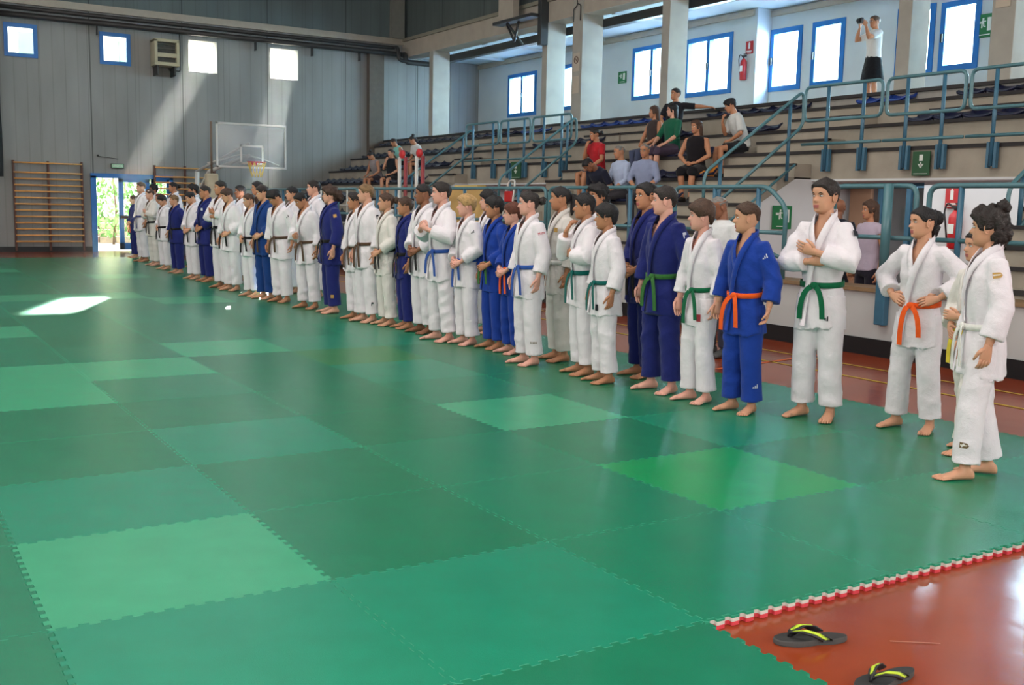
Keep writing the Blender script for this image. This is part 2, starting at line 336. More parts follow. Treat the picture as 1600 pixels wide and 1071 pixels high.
# bridges of steps above the two passages
for (y0, y1, w) in ((3.15, 7.45, 'near'), (13.55, 17.9, 'far')):
    b = MB(); d = MB()
    for k in (0, 2, 4):
        x, z = step(k); x2 = step(k-2)[0] if k else 13.35
        b.box(x, x2+.02, y0, y1, z-.42 if k < 4 else 1.93, z); d.box(x-.025, x+.05, y0, y1, z-.045, z+.004)
    for k in (1,):
        x, z = step(k)
        b.box(x, x+.36, y0+ (1.6 if w == 'near' else .0), y0+(3.1 if w == 'near' else 1.2), z-.3, z); d.box(x-.03, x+.05, y0+(1.6 if w == 'near' else 0), y0+(3.1 if w == 'near' else 1.2), z-.035, z+.004)
    o = b.build('tribune_bridge', conc); d.build('step_nosing', dark_strip, o)
    tag(o, {'near': 'beige concrete steps bridging the passage where the woman stands', 'far': 'beige concrete steps bridging the far passage beside the wood board'}[w], 'stands', 'concrete stands')
    # passage: soffit, back wall and side walls
    struct(MB().box(11.58, 15.5, y0, y1, 1.9, 1.93).build('ceiling', white_paint))
    struct(MB().box(14.4, 14.6, y0, y1, FZ, 1.93).build('wall_passage', gal_paint))
    for yy, t in ((y1, -.03), (y0, .03)):
        b = MB(); b.add([(8.8, yy+t, FZ), (15, yy+t, FZ), (15, yy+t, 1.93), (11.6, yy+t, 1.93), (11.25, yy+t, 1.93), (11.25, yy+t, 1.93), (8.9, yy+t, .68)], [(0, 1, 2, 3, 4, 6)])
        struct(b.build('wall_passage', white_paint))
struct(MB().box(13.33, 17.4, -6, BW, 2.9, GZ).build('floor', mat('gallery_floor', lin(150, 146, 140), .6, noise=.06)))
struct(MB().box(13.28, 13.36, -6, BW, 3.3, GZ+.004).build('trim_7', dark_strip))
# low wall in front of the stands with a brown cap and black skirting
for y0, y1 in ((-6, BW-.01),):
    struct(MB().box(8.5, 8.72, y0, y1, FZ, .63).build('wall_barrier', mat('barrier_paint', lin(186, 186, 184), .6, noise=.05, nscale=1.2)))
    struct(MB().box(8.46, 8.9, y0, y1, .63, .67).build('trim_8', mat('barrier_cap', lin(130, 104, 74), .5, noise=.1)))
    struct(MB().box(8.48, 8.5, y0, y1, FZ, .14).build('baseboard_right', black_base))
    struct(MB().box(8.72, 9.2, y0, 3.15, .4, .66).build('floor', conc)); struct(MB().box(8.72, 9.2, 7.45, 13.55, .4, .66).build('floor', conc)); struct(MB().box(8.72, 9.2, 17.9, y1, .4, .66).build('floor', conc))

# ---------------------------------------------------------------- garden outside the door
leafm = mat('garden_leaves', lin(96, 150, 70), .6, noise=.5, nscale=3)
b = MB(); rr = random.Random(3)
for k in range(2600):
    c = Vector((rr.uniform(3.2, 8.0), rr.uniform(30, 31.6), rr.uniform(.2, 2.9))); q = Euler((rr.uniform(0, 6), rr.uniform(0, 6), rr.uniform(0, 6))).to_matrix(); s = rr.uniform(.05, .13)
    b.add([c+q @ Vector(p)*s for p in ((-1, 0, 0), (0, -.45, .1), (1, 0, 0), (0, .45, .1))], [(0, 1, 2, 3)])
for k in range(7): b.tube([(3.4+k*.7, 31, FZ), (3.5+k*.7, 31, 1), (3.3+k*.72, 30.8, 2.2)], [.04, .03, .015], 6, 1)
tag(b.build('garden_bush', [leafm, mat('bark', lin(90, 70, 50), .8)]), 'leafy green bushes outside the open blue door', 'bush')
b = MB()
for j in range(4):
    for i in range(12): b.bbox(3+i*.5+(j % 2)*.25, 3.47+i*.5+(j % 2)*.25, 32.2, 32.5, FZ+j*.22, FZ+.2+j*.22, .03)
tag(b.build('stone_wall', mat('garden_stone', lin(150, 135, 115), .9, noise=.25, nscale=4)), 'low stone wall behind the garden bushes outside the door', 'wall')

b = MB(); b.bbox(-6, 16, 34, 34.4, FZ-.1, 4.75, .03).bbox(-6, 9.1, 34.5, 38, FZ-.1, 9.6, .03)  # low and tall blocks added to keep sun off the door and two windows
nb = tag(b.build('sun_block_building', mat('plaster_cream', lin(236, 226, 210), .9, noise=.05)), 'cream plastered building added behind the garden to keep the sun off', 'building')
for x in (1, 4.1, 7.2):
    q = MB(); q.bbox(x, x+.9, 34.44, 34.52, 5.4, 6.7, .01); q.build('window_shutter', mat('shutter_green', lin(80, 110, 90), .6), nb)
# ---------------------------------------------------------------- the puzzle mats
def smooth_wave(t, amp=.011, period=1/14):
    u = (t/period) % 1
    pts = [(0, -1), (.12, -1), (.17, -.7), (.33, .7), (.38, 1), (.62, 1), (.67, .7), (.83, -.7), (.88, -1), (1, -1)]
    pts = [(0, -1), (.2, -1), (.27, -.8), (.24, .7), (.3, 1), (.7, 1), (.76, .7), (.73, -.8), (.8, -1), (1, -1)]
    return pts
def edge_pts():
    P = []
    prof = [(.0, -1), (.2, -1), (.27, -.8), (.245, .7), (.31, 1), (.69, 1), (.755, .7), (.73, -.8), (.8, -1)]
    for k in range(14):
        for u, a in prof: P.append(((k+u)/14, a*.0105))
    P = [(t, a*min(1, t*60, (1-t)*60)) for t, a in P]; P.append((1.0, 0)); P[0] = (0.0, 0)
    return P
EP = edge_pts()
def tile_mesh(tone_mat):
    ring = [(t, a) for t, a in EP[:-1]] + [(1+a, t) for t, a in EP[:-1]] + [(t, 1+a) for t, a in reversed(EP[1:])] + [(a, t) for t, a in reversed(EP[1:])]
    # shrink a hair so a fine seam shows
    g = .0006; ring = [(min(max(x, -1), 2)*(1-2*g)+g, y*(1-2*g)+g) for x, y in ring]
    b = MB(); n = len(ring); lv = [0, -.009, -.0095, -.022, -.04]
    ins = [((x-.5)*.997+.5, (y-.5)*.997+.5) for x, y in ring]
    vs = [(x, y, 0) for x, y in ins]+[(x, y, -.0022) for x, y in ring]+[(x, y, -.01) for x, y in ring]+[(x, y, -.024) for x, y in ring]+[(x, y, -.039) for x, y in ring]
    fs = [tuple(range(n))]; mi = [0]
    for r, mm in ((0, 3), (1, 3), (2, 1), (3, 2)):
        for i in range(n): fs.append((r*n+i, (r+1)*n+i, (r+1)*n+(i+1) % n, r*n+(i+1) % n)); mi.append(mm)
    b.v = vs; b.f = fs; b.m = mi; b.sm = [False]*len(fs)
    o = b.build('foam_mat_tile', [tone_mat, mat('mat_core_white', lin(205, 200, 190), .7), mat('mat_core_red', lin(205, 60, 70), .7), mat('mat_edge_highlight', lin(28, 138, 104), .6)])  # paler rim of each tile: edge highlight painted into the colour
    return o
def mat_green(name, c):
    m = mat(name, c, .25, noise=.06, nscale=5, bump=.14, bscale=260, spec=.42)
    return m
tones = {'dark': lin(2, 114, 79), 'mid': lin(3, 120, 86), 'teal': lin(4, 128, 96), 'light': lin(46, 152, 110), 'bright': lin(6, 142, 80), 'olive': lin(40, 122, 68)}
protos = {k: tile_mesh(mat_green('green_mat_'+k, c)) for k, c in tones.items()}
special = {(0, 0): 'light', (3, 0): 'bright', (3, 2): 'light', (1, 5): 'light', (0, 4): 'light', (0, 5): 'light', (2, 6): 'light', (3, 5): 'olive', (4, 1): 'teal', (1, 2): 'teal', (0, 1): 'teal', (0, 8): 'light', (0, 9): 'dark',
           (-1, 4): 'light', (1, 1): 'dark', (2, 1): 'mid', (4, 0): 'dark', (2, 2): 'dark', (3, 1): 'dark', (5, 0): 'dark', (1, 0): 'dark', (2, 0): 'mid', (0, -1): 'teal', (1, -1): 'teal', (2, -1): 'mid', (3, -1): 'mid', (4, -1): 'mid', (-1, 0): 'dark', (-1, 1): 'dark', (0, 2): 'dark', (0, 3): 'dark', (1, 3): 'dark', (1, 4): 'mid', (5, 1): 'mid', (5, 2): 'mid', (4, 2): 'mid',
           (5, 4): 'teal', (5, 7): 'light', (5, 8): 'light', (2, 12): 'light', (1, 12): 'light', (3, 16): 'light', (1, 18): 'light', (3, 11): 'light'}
lab_sp = {(0, 0): 'pale green foam tile alone among darker ones at lower left', (3, 0): 'bright green foam tile in front of the boy with folded arms', (3, 2): 'light green foam tile before the blue suited boy with orange belt',
          (1, 5): 'palest green foam tile touching the corner of another pale tile', (2, 6): 'pale foam tile lit by window reflections, beyond the palest one', (3, 5): 'olive green foam tile in front of the blond boy'}
lab_sp.update({(0, 5): 'pale foam tile directly left of the palest one, sharing its short seam', (0, 4): 'pale foam tile diagonal to the palest one, nearer the camera', (-1, 4): 'pale foam tile cut off by the left edge, middle distance',
    (0, 8): 'pale foam tile near the left edge, just nearer than the sun patch', (5, 7): 'pale foam tile behind the feet of the girl with the yellow hair tie', (5, 8): 'pale foam tile behind the feet of the light haired man with brown belt',
    (2, 12): 'pale foam tile just beyond the bright sun patch, right one of two', (1, 12): 'pale foam tile just beyond the bright sun patch, left one of two', (3, 11): 'pale foam tile to the right of the bright sun patch',
    (3, 16): 'pale foam tile far off before the short woman with black belt', (1, 18): 'farthest pale foam tile, towards the open blue door'})
rt_ = random.Random(5); used = set()
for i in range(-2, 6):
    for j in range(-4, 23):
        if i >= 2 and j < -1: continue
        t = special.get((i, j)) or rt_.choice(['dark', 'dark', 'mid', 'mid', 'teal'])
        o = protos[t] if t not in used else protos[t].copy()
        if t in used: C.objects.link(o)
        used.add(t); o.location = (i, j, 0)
        if t in ('dark', 'mid', 'teal'): tag(o, 'green interlocking foam mat tile of the ordinary dark tone', 'mat', 'dark green foam mat tiles')
        elif (i, j) in lab_sp: tag(o, lab_sp[(i, j)], 'mat', 'light foam mat tiles')
        else: tag(o, 'pale green foam mat tile in the far part of the mat area', 'mat', 'pale foam tiles in the far mat area')

# thin dusty air of the far half of the hall, in which the sun's shafts show
_hz = bpy.data.materials.new('dusty_air'); _hz.use_nodes = True; _n = _hz.node_tree; _n.nodes.clear(); _o = _n.nodes.new('ShaderNodeOutputMaterial'); _v = _n.nodes.new('ShaderNodeVolumeScatter')
_v.inputs['Density'].default_value = .0008; _v.inputs['Anisotropy'].default_value = .55; _v.inputs['Color'].default_value = (1, .99, .97, 1); _n.links.new(_v.outputs[0], _o.inputs['Volume'])
_h = MB().box(-7.9, 13.9, 9, 26.45, .02, 9.7).build('dusty_air', _hz); tag(_h, 'thin dusty haze lit by the sun below the two bright windows', 'haze', kind='stuff')
# ================================================================ OBJECTS OF THE HALL
rail_m = mat('teal_steel', lin(74, 116, 124), .35, .0, noise=.08, nscale=5, spec=.6)
rail_blue = mat('blue_steel', lin(56, 100, 124), .4, noise=.08)
def arc(c, a, b, r, n=5):
    """quarter turn at corner c from direction a to direction b"""
    c, a, b = Vector(c), Vector(a), Vector(b); o = c+a*r+b*r
    return [o-b*r*math.cos(t)-a*r*math.sin(t) for t in [PI/2*k/n for k in range(n+1)]]
def round_path(P, r=.12, closed=False):
    P = [Vector(p) for p in P]; out = []
    n = len(P)
    for i, p in enumerate(P):
        if not closed and i in (0, n-1): out.append(p); continue
        a = (P[i-1]-p); c = (P[(i+1) % n]-p); rr_ = min(r, a.length*.45, c.length*.45); a = a.normalized()*rr_; c = c.normalized()*rr_
        for k in range(6):
            t = k/5; out.append((p+a)*(1-t)**2+p*2*t*(1-t)+(p+c)*t**2)
    return out
# --- upper guard frames bolted to the fascia
def guard(y0, y1, posts, label, z0=2.78, z1=3.27, X=11.5, zb=2.06, group='guard frames above the passages', midrail=True):
    t = thing('guard_rail', label, 'railing', (X, (y0+y1)/2, zb), 0, group)
    m = Matrix.Translation((-X, -(y0+y1)/2, -zb))
    MB().tube(round_path([(X, y0, z0), (X, y0, z1), (X, y1, z1), (X, y1, z0)], .1, True), .024, closed=True).xf(m).build('rail_frame', rail_m, t)
    for y in posts:
        MB().tube([(X+.01, y, zb), (X+.01, y, z1)], .026).xf(m).build('post', rail_blue, t)
        MB().bbox(X+.0, X+.06, y-.07, y-.03, zb-.02, zb+.3, .004).bbox(X+.0, X+.06, y+.03, y+.07, zb-.02, zb+.3, .004).xf(m).build('bracket', rail_blue, t)
    if midrail: MB().tube([(X-.01, y0-.02, 2.44), (X-.01, y1+.02, 2.44)], .022).xf(m).build('lower_rail', rail_m, t)
    return t
guard(6.16, 7.55, (7.12, 6.48), 'teal guard frame over the passage, the one left of the green sign')
guard(4.88, 6.08, (5.76, 5.2), 'teal guard frame over the passage, the one right of the green sign')
guard(3.3, 4.8, (4.46, 3.6), 'teal guard frame over the passage at the right edge of the photo')
guard(16.4, 17.86, (17.55, 16.65), 'teal guard frame over the far passage, the farthest one')
guard(15.1, 16.3, (16.0, 15.35), 'teal guard frame over the far passage, the middle one of three')
guard(13.6, 15.0, (14.6, 13.95), 'teal guard frame over the far passage beside the stair handrail')
# --- stair handrails
def handrail(y, x0, z0, x1, z1, label, posts, second=-.5, x_lowend=None):
    t = thing('stair_handrail', label, 'handrail', (x0, y, z0-.9), 0, 'stair handrails')
    m = Matrix.Translation((-x0, -y, -(z0-.9)))
    s = (z1-z0)/(x1-x0)
    P = round_path([(x0, y, z0-.55), (x0, y, z0), (x1, y, z1), (x1+.02, y, z1-.5), (x0+.1, y, z0-.5-.02)], .13)
    MB().tube(P, .024).xf(m).build('rail_loop', rail_m, t)
    for x in posts:
        zt = z0+s*(x-x0); MB().tube([(x, y+.01, max(.7, (3.15-.2*(13-x)/.35)-.15)), (x, y+.01, zt)], .026).xf(m).build('post', rail_blue, t)
    MB().tube([(x0+.35, y, z0-1.0+s*.35), (x1-.1, y, z1-1.0-s*.1)], .02).xf(m).build('lower_rail', rail_m, t)
    return t
handrail(7.4, 9.45, 1.95, 11.3, 3.2, 'teal stair handrail climbing beside the young man in white and black', (9.75, 11.05))
handrail(13.58, 9.85, 1.95, 11.6, 3.22, 'teal stair handrail climbing left of the woman in the red shirt', (10.1, 11.4))
handrail(18.0, 9.9, 1.9, 11.75, 3.2, 'teal stair handrail climbing behind the seated children', (10.2, 11.5))
handrail(3.1, 9.85, 1.75, 11.65, 3.0, 'teal stair handrail climbing at the right edge of the photo', (10.1, 11.5))
# --- barrier rail on the low front wall
def barrier(ya, yb, label, posts, cut=None):
    X = 8.56; t = thing('barrier_rail', label, 'railing', (X, (ya+yb)/2, .67), 0, 'barrier railing on the low front wall'); m = Matrix.Translation((-X, -(ya+yb)/2, -.67))
    if cut: P = round_path([(X, ya, .67), (X, ya, 1.5), (X, ya+cut, 1.73), (X, yb, 1.73), (X, yb, .67)], .12)
    else: P = round_path([(X, ya, .67), (X, ya, 1.73), (X, yb, 1.73), (X, yb, .67)], .12)
    MB().tube(P, .028).xf(m).build('top_rail', rail_m, t)
    MB().tube([(X, ya, 1.2), (X, yb, 1.2)], .024).xf(m).build('middle_rail', rail_m, t)
    for y in posts:
        MB().tube([(X+.005, y, .67), (X+.005, y, 1.73)], .03).xf(m).build('post', rail_blue, t)
    return t
barrier(5.0, 6.95, 'teal barrier rail with a sloped end behind the boys with green and orange belts', (5.45, 6.2), .3)
barrier(3.25, 4.3, 'teal barrier rail in front of the woman in the passage', (3.62,))
barrier(-1, 3.1, 'teal barrier rail behind the two girls at the right edge', (2.75, 1.2))
barrier(7.05, 9.9, 'teal barrier rail below the seated men in pale shirts', (7.9, 9.0))
barrier(10, 13.5, 'teal barrier rail behind the girl with the ponytail', (10.8, 11.7, 12.6))
barrier(13.6, 17.2, 'teal barrier rail in front of the wood board', (14.5, 15.4, 16.3))
barrier(17.3, 25.5, 'long teal barrier rail in front of the far stands', (18.4, 19.6, 20.8, 22.0, 23.2, 24.4))
pl = thing('anchor_plate', 'dark blue steel post plate bolted to the low wall behind the girl with orange belt', 'post', (8.46, 3.5, .3))
MB().bbox(-.05, 0.035, -.06, .06, 0, .5, .01).build('plate', rail_blue, pl); MB().tube([(-.02, 0, .5), (-.02, 0, 1.45)], .05).build('tube', rail_m, pl)
# sloping rails of the stair down into the passage
t = thing('passage_handrail', 'pair of dark teal rails sloping down beside the green exit sign', 'handrail', (8.8, 6.9, 1.0))
MB().tube([(.0, -.1, .35), (.05, -1.9, -.2)], .024).build('rail', rail_m, t); MB().tube([(0, -.1, 0), (.05, -1.9, -.55)], .024).build('rail', rail_m, t); MB().tube([(0.03, -1.2, -.4), (.03, -1.2, .12)], .022).build('post', rail_m, t)
# --- seats: low navy shells
seat_m = mat('navy_plastic', lin(30, 34, 62), .28, spec=.6); seat_b = mat('royal_plastic', lin(34, 62, 140), .3, spec=.6)
def seat_proto(m):
    b = MB(); W = .22; prof = [(-.16, .03), (-.1, .055), (0, .045), (.1, .06), (.17, .13), (.19, .14)]; rg = []
    for x, z in prof: rg.append((x, z))
    vs = []; n = 9
    for x, z in rg:
        for k in range(n):
            u = -1+2*k/(n-1); vs.append((x, u*W, z+.035*abs(u)**3-.008*(1-u*u)))
    for x, z in rg:
        for k in range(n):
            u = -1+2*k/(n-1); vs.append((x+.012, u*W, z+.035*abs(u)**3-.03))
    N = len(rg)*n; fs = []
    for i in range(len(rg)-1):
        for k in range(n-1):
            a = i*n+k; fs.append((a, a+1, a+n+1, a+n)); fs.append((N+a, N+a+n, N+a+n+1, N+a+1))
    for i in range(len(rg)-1):
        for k in (0, n-1):
            a = i*n+k; q = (a, a+n, N+a+n, N+a); fs.append(q if k == 0 else q[::-1])
    for k in range(n-1):
        for a in (k, (len(rg)-1)*n+k): fs.append((a, N+a, N+a+1, a+1))
    b.add(vs, fs, 0, True); b.box(-.12, .12, -W, W, 0, .03)
    return b.build('stadium_seat', m)
sp0 = seat_proto(seat_m); spb = seat_proto(seat_b); first = {0: True, 1: True}
def seats(m, y0, y1, rowname, royal=0, where=''):
    x, z = step(2*m); n = int((y1-y0)/.46)
    for i in range(n):
        r = 1 if royal else 0; p = (sp0, spb)[r]
        if first[r]: o = p; first[r] = False
        else: o = p.copy(); C.objects.link(o)
        o.location = (x+.17, y0+.23+i*.46, z)
        tag(o, ('royal blue' if royal else 'dark navy')+' plastic seat '+where+', '+rowname, 'seat', ('royal blue' if royal else 'navy')+' seats, '+where+', '+rowname)
rn = ['top row', 'second row from the top', 'third row from the top', 'fourth row from the top', 'fifth row from the top', 'sixth row from the top']
F, Md, Nr = 'in the far block of the stands', 'in the middle block of the stands', 'in the near part of the stands'
seats(0, 18.2, 26.3, rn[0], 0, F); seats(1, 19.3, 26.2, rn[1], 0, F); seats(2, 19.3, 22.4, rn[2], 0, F); seats(2, 23, 26.2, rn[2], 0, F); seats(3, 19.3, 26.2, rn[3], 0, F); seats(4, 21, 25.8, rn[4], 0, F)
seats(0, 17.0, 18.0, rn[0], 1, Md); seats(0, 12.7, 15.9, rn[0], 1, Md); seats(0, 9.1, 11.4, rn[0], 0, Md)
seats(1, 14.0, 16.4, rn[1], 0, Md); seats(1, 11.2, 12.5, rn[1], 0, Md); seats(1, 9.1, 10.4, rn[1], 0, Md)
seats(2, 9.1, 12.3, rn[2], 0, Md); seats(3, 9.1, 12.3, rn[3], 0, Md); seats(4, 9.1, 12.0, rn[4], 0, Md)
seats(0, 7.0, 7.95, rn[0], 1, Nr); seats(0, 5.2, 6.2, rn[0], 0, Nr); seats(0, 3.2, 4.6, rn[0], 0, Nr); seats(1, 3.2, 6.6, rn[1], 0, Nr)
o = spb.copy(); o.data = spb.data.copy(); o.data.materials[0] = mat('orange_plastic', lin(196, 120, 40), .35); C.objects.link(o); o.location = (10.9+.17+.02, 9.35, step(6)[1]+.02); o.scale = (1, 1, 1.1)
tag(o, 'single orange plastic seat between the woman in black and the young man', 'seat')

# --- wall bars
wood = mat('varnished_wood', lin(214, 154, 84), .4, noise=.15, nscale=6); upright = mat('dark_wood', lin(86, 48, 34), .5)
def wall_bars(x0, x1, label, mids=1):
    t = thing('wall_bars', label, 'wall bars', ((x0+x1)/2, BW-.1, 0), 0, 'wooden wall bars'); c = (x0+x1)/2
    for x in [x0+(x1-x0)*k/(mids+1) for k in range(mids+2)]:
        MB().bbox(x-c-.025, x-c+.025, -.02, .09, .0, 2.34, .006).build('upright', upright, t)
    zs = [2.28, 2.03]+[1.87-.163*k for k in range(11)]
    for z in zs: MB().tube([(x0-c, -.035, z), (x1-c, -.035, z)], .021, 8).build('rung', wood, t)
    return t
wall_bars(2.9, 4.56, 'wooden wall bars left of the blue door'); wall_bars(6.45, 8.1, 'wooden wall bars right of the blue door, partly hidden by people')

# --- text helper (flat lettering turned into thin mesh)
def text_mesh(body, size, m, mtx, parent, name='lettering', extrude=.002, bold=False):
    cu = bpy.data.curves.new(name, 'FONT'); cu.body = body; cu.size = size; cu.extrude = extrude; cu.align_x = 'CENTER'; cu.align_y = 'CENTER'
    if bold: cu.offset = size*.02
    tmp = bpy.data.objects.new(name, cu); C.objects.link(tmp); dg = bpy.context.evaluated_depsgraph_get(); me = bpy.data.meshes.new_from_object(tmp.evaluated_get(dg)); bpy.data.objects.remove(tmp)
    o = bpy.data.objects.new(name, me); me.materials.clear(); me.materials.append(m); C.objects.link(o); o.parent = parent; o.matrix_local = mtx; return o
FRONT = Matrix.Rotation(PI/2, 4, 'X')                                   # readable from -y
SIDE = Matrix.Rotation(-PI/2, 4, 'Z') @ Matrix.Rotation(PI/2, 4, 'X')   # readable from -x
green_m = mat('sign_green', lin(20, 110, 60), .5); dgreen = mat('sign_dark_green', lin(30, 78, 44), .5); white_m = mat('sign_white', lin(215, 218, 210), .5); red_m = mat('safety_red', lin(178, 30, 34), .35)
t = thing('exit_sign', 'small green exit sign above the blue door in the back wall', 'sign', (5.48, BW-.06, 2.28))
MB().bbox(-.17, .17, 0, .06, -.065, .065, .008).build('case', mat('sign_case', lin(60, 80, 66), .5), t); MB().box(-.15, .15, -.004, 0, -.045, .045).build('panel', mat('sign_pale', lin(120, 160, 130), .4, emit=lin(130, 175, 140), estr=.25), t)
text_mesh('USCITA', .075, white_m, Matrix.Translation((0, -.006, 0)) @ FRONT, t)
def person_glyph(b, cx, cz, s, mk):
    """running figure used on exit signs, drawn with small boxes by mk(u0,u1,v0,v1)"""
    for u0, u1, v0, v1 in ((-.1, .1, .62, .8), (-.14, .1, .2, .58), (.1, .32, .4, .5), (-.34, -.14, .34, .44), (-.2, -.06, -.2, .2), (.02, .14, -.05, .2), (.14, .3, -.14, -.03)):
        mk(b, cx+u0*s, cx+u1*s, cz+v0*s, cz+v1*s)
def side_sign(name, label, x, y, z, w, h, base, draw, cat='sign', thick=.02):
    t = thing(name, label, cat, (x, y, z)); MB().bbox(-thick, 0, -w/2, w/2, -h/2, h/2, .003).build('panel', base, t)
    b = MB(); draw(b, lambda bb, u0, u1, v0, v1: bb.box(-thick-.003, -thick+.001, -u1, -u0, v0, v1)); b.build('symbol', white_m, t); return t
def exit_draw(w, h):
    def d(b, mk):
        person_glyph(b, -w*.12, 0, h*.42, mk); mk(b, w*.12, w*.36, -h*.22, h*.34); mk(b, -w*.36, -w*.2, h*.1, h*.2); mk(b, -w*.3, w*.3, -h*.4, -h*.36)
    return d
def arrow_draw(w, h):
    def d(b, mk):
        mk(b, -w*.1, w*.1, h*.1, h*.36); mk(b, -w*.03, w*.03, -h*.12, h*.06)
        for k in range(5): mk(b, -w*.16+k*w*.032, w*.16-k*w*.032, -h*.02-k*h*.035-h*.03, -h*.02-k*h*.035)
        mk(b, -w*.4, w*.4, -h*.43, -h*.41)
    return d
side_sign('exit_sign', 'dark green sign with white door and down arrow on the concrete fascia', 11.56, 5.5, 2.12, .27, .32, dgreen, arrow_draw(.27, .32))
side_sign('exit_sign', 'green escape sign on the far gallery wall between two windows', XW-.005, 18.86, 4.86, .34, .3, green_m, exit_draw(.34, .3))
side_sign('exit_sign', 'green escape sign on the gallery wall at the right edge beside the column', XW2-.005, 8.62, 4.9, .36, .42, green_m, exit_draw(.36, .42))
side_sign('exit_sign', 'dark exit sign over the far passage with a bright white door symbol', 11.5, 15.62, 2.2, .4, .36, dgreen, arrow_draw(.4, .36))
t = thing('exit_sign', 'green escape sign on the white passage wall between the boy and the folded arms', 'sign', (10.98, 7.4, 1.36)); MB().bbox(-.19, .19, -.02, 0, -.17, .17, .003).build('panel', green_m, t)
b = MB(); exit_draw(.38, .34)(b, lambda bb, u0, u1, v0, v1: bb.box(u0, u1, -.023, -.019, v0, v1)); b.build('symbol', white_m, t)
# extinguishers with their red signs
def extinguisher(label, x, y, z, R, s=1):
    t = thing('fire_extinguisher', label, 'fire extinguisher', (x, y, z), R)
    b = MB(); b.rings([[(math.cos(a)*r*s, math.sin(a)*r*s, h*s) for a in [2*PI*k/16 for k in range(16)]] for r, h in ((.07, 0), (.08, .02), (.08, .4), (.07, .45), (.035, .49), (.025, .51))]); b.build('cylinder', red_m, t)
    MB().bbox(-.082*s, -.07*s, -.045*s, .045*s, .2*s, .33*s, .004).build('instruction_label', white_m, t)
    MB().tube([(0, 0, .51*s), (0, 0, .56*s)], .02*s).bbox(-.02*s, .02*s, -.08*s, .05*s, .54*s, .575*s, .004).bbox(-.015*s, .015*s, -.09*s, .0, .59*s, .61*s, .003).build('valve', dark_metal, t)
    MB().tube(round_path([(0, .03*s, .55*s), (0, .13*s, .62*s), (0, .17*s, .5*s), (0, .1*s, .1*s)], .08), .012*s, 7).build('hose', dark_metal, t)
    return t
extinguisher('red fire extinguisher hung on the gallery wall by the windows', XW-.1, 14.28, 4.38, 0, .95)
extinguisher('red fire extinguisher in the passage behind the two girls', 11.9, 5.18, 1.0, 0)
def fire_draw(w, h):
    def d(b, mk):
        mk(b, -w*.12, w*.12, -h*.1, h*.34); mk(b, -w*.05, w*.05, h*.34, h*.42); mk(b, -w*.38, w*.38, -h*.34, -h*.26); mk(b, -w*.3, w*.3, -h*.44, -h*.4)
    return d
side_sign('fire_sign', 'red fire extinguisher sign on the gallery wall above the extinguisher', XW-.005, 14.2, 5.1, .22, .28, red_m, fire_draw(.22, .28))
side_sign('fire_sign', 'red fire extinguisher sign in the passage above the extinguisher', 11.96, 5.28, 1.68, .2, .28, red_m, fire_draw(.2, .28))
struct(MB().box(11.98, 12.1, 4.3, 5.75, FZ, 1.93).build('wall_passage', white_paint))
# glazed doors and furniture inside the near passage
struct(MB().bbox(12.3, 12.36, 6.9, 7.3, FZ, 1.93, .01).build('trim_20', mat('passage_brown', lin(150, 116, 92), .6)))
pg = thing('passage_screen', 'blue framed glass screen inside the passage behind the woman', 'screen', (12.4, 6.3, FZ))
b = MB()
for y in (-.55, 0, .5): b.bbox(-.03, .03, y-.04, y+.04, 0, 1.92, .004)
b.bbox(-.03, .03, -.55, .5, 1.86, 1.93, .004); b.build('frame', rail_blue, pg); MB().box(-.004, .004, -.5, .46, .1, 1.86).build('pane', glass, pg)
for i, (yy, zz, w_, h_, lab) in enumerate(((6.95, 1.62, .5, .22, 'white paper notice on the passage wall near the man'), (5.86, 1.45, .34, .26, 'white notice board on the passage wall right of the woman'))):
    tt = thing('wall_notice', lab, 'notice', (14.38, yy+.6*i, zz)); MB().bbox(-.02, 0, -w_/2, w_/2, -h_/2, h_/2, .003).build('sheet', white_m, tt)
# notices on columns
def notice(x, y, z, w_, h_, lab, m, logo=False):
    t = thing('paper_notice', lab, 'notice', (x, y, z)); MB().bbox(-.008, 0, -w_/2, w_/2, -h_/2, h_/2, .002).build('sheet', m, t)
    if logo:
        MB().tube([(-.012, w_*.3*math.cos(a), h_*.12+w_*.3*math.sin(a)) for a in [2*PI*k/16 for k in range(16)]], .012, 6, closed=True).build('emblem', mat('sign_grey', lin(110, 80, 70), .6), t)
        MB().tube([(-.012, -w_*.2, h_*.12-w_*.2), (-.012, w_*.2, h_*.12+w_*.2)], .01, 6).build('emblem_bar', mat('sign_grey', lin(110, 80, 70), .6), t)
    return t
paper = mat('paper', lin(188, 174, 156), .8); notice(13.965, 17.02, 4.82, .26, .42, 'no smoking notice on the column above the far passage', paper, True); notice(13.965, 17.02, 4.3, .26, .4, 'plain sheet of paper below the no smoking notice', paper)
notice(13.965, 6.12, 4.75, .24, .5, 'pale paper sheet on the rightmost column, the lower one', paper); notice(13.965, 6.12, 5.2, .24, .3, 'pale paper sheet on the rightmost column, the upper one', paper)
t = thing('column_cable', 'thin dark cable loop hanging down the column with the no smoking notice', 'cable', (13.94, 17.02, 6.2))
MB().tube(round_path([(0, 0, 1.4), (0, 0, -.1), (0, .14, -.15), (0, .14, -.45)], .05), .012, 6).tube(round_path([(0, 0, -.05), (0, -.14, -.1), (0, -.14, -.45)], .05), .012, 6).build('wire', dark_metal, t)

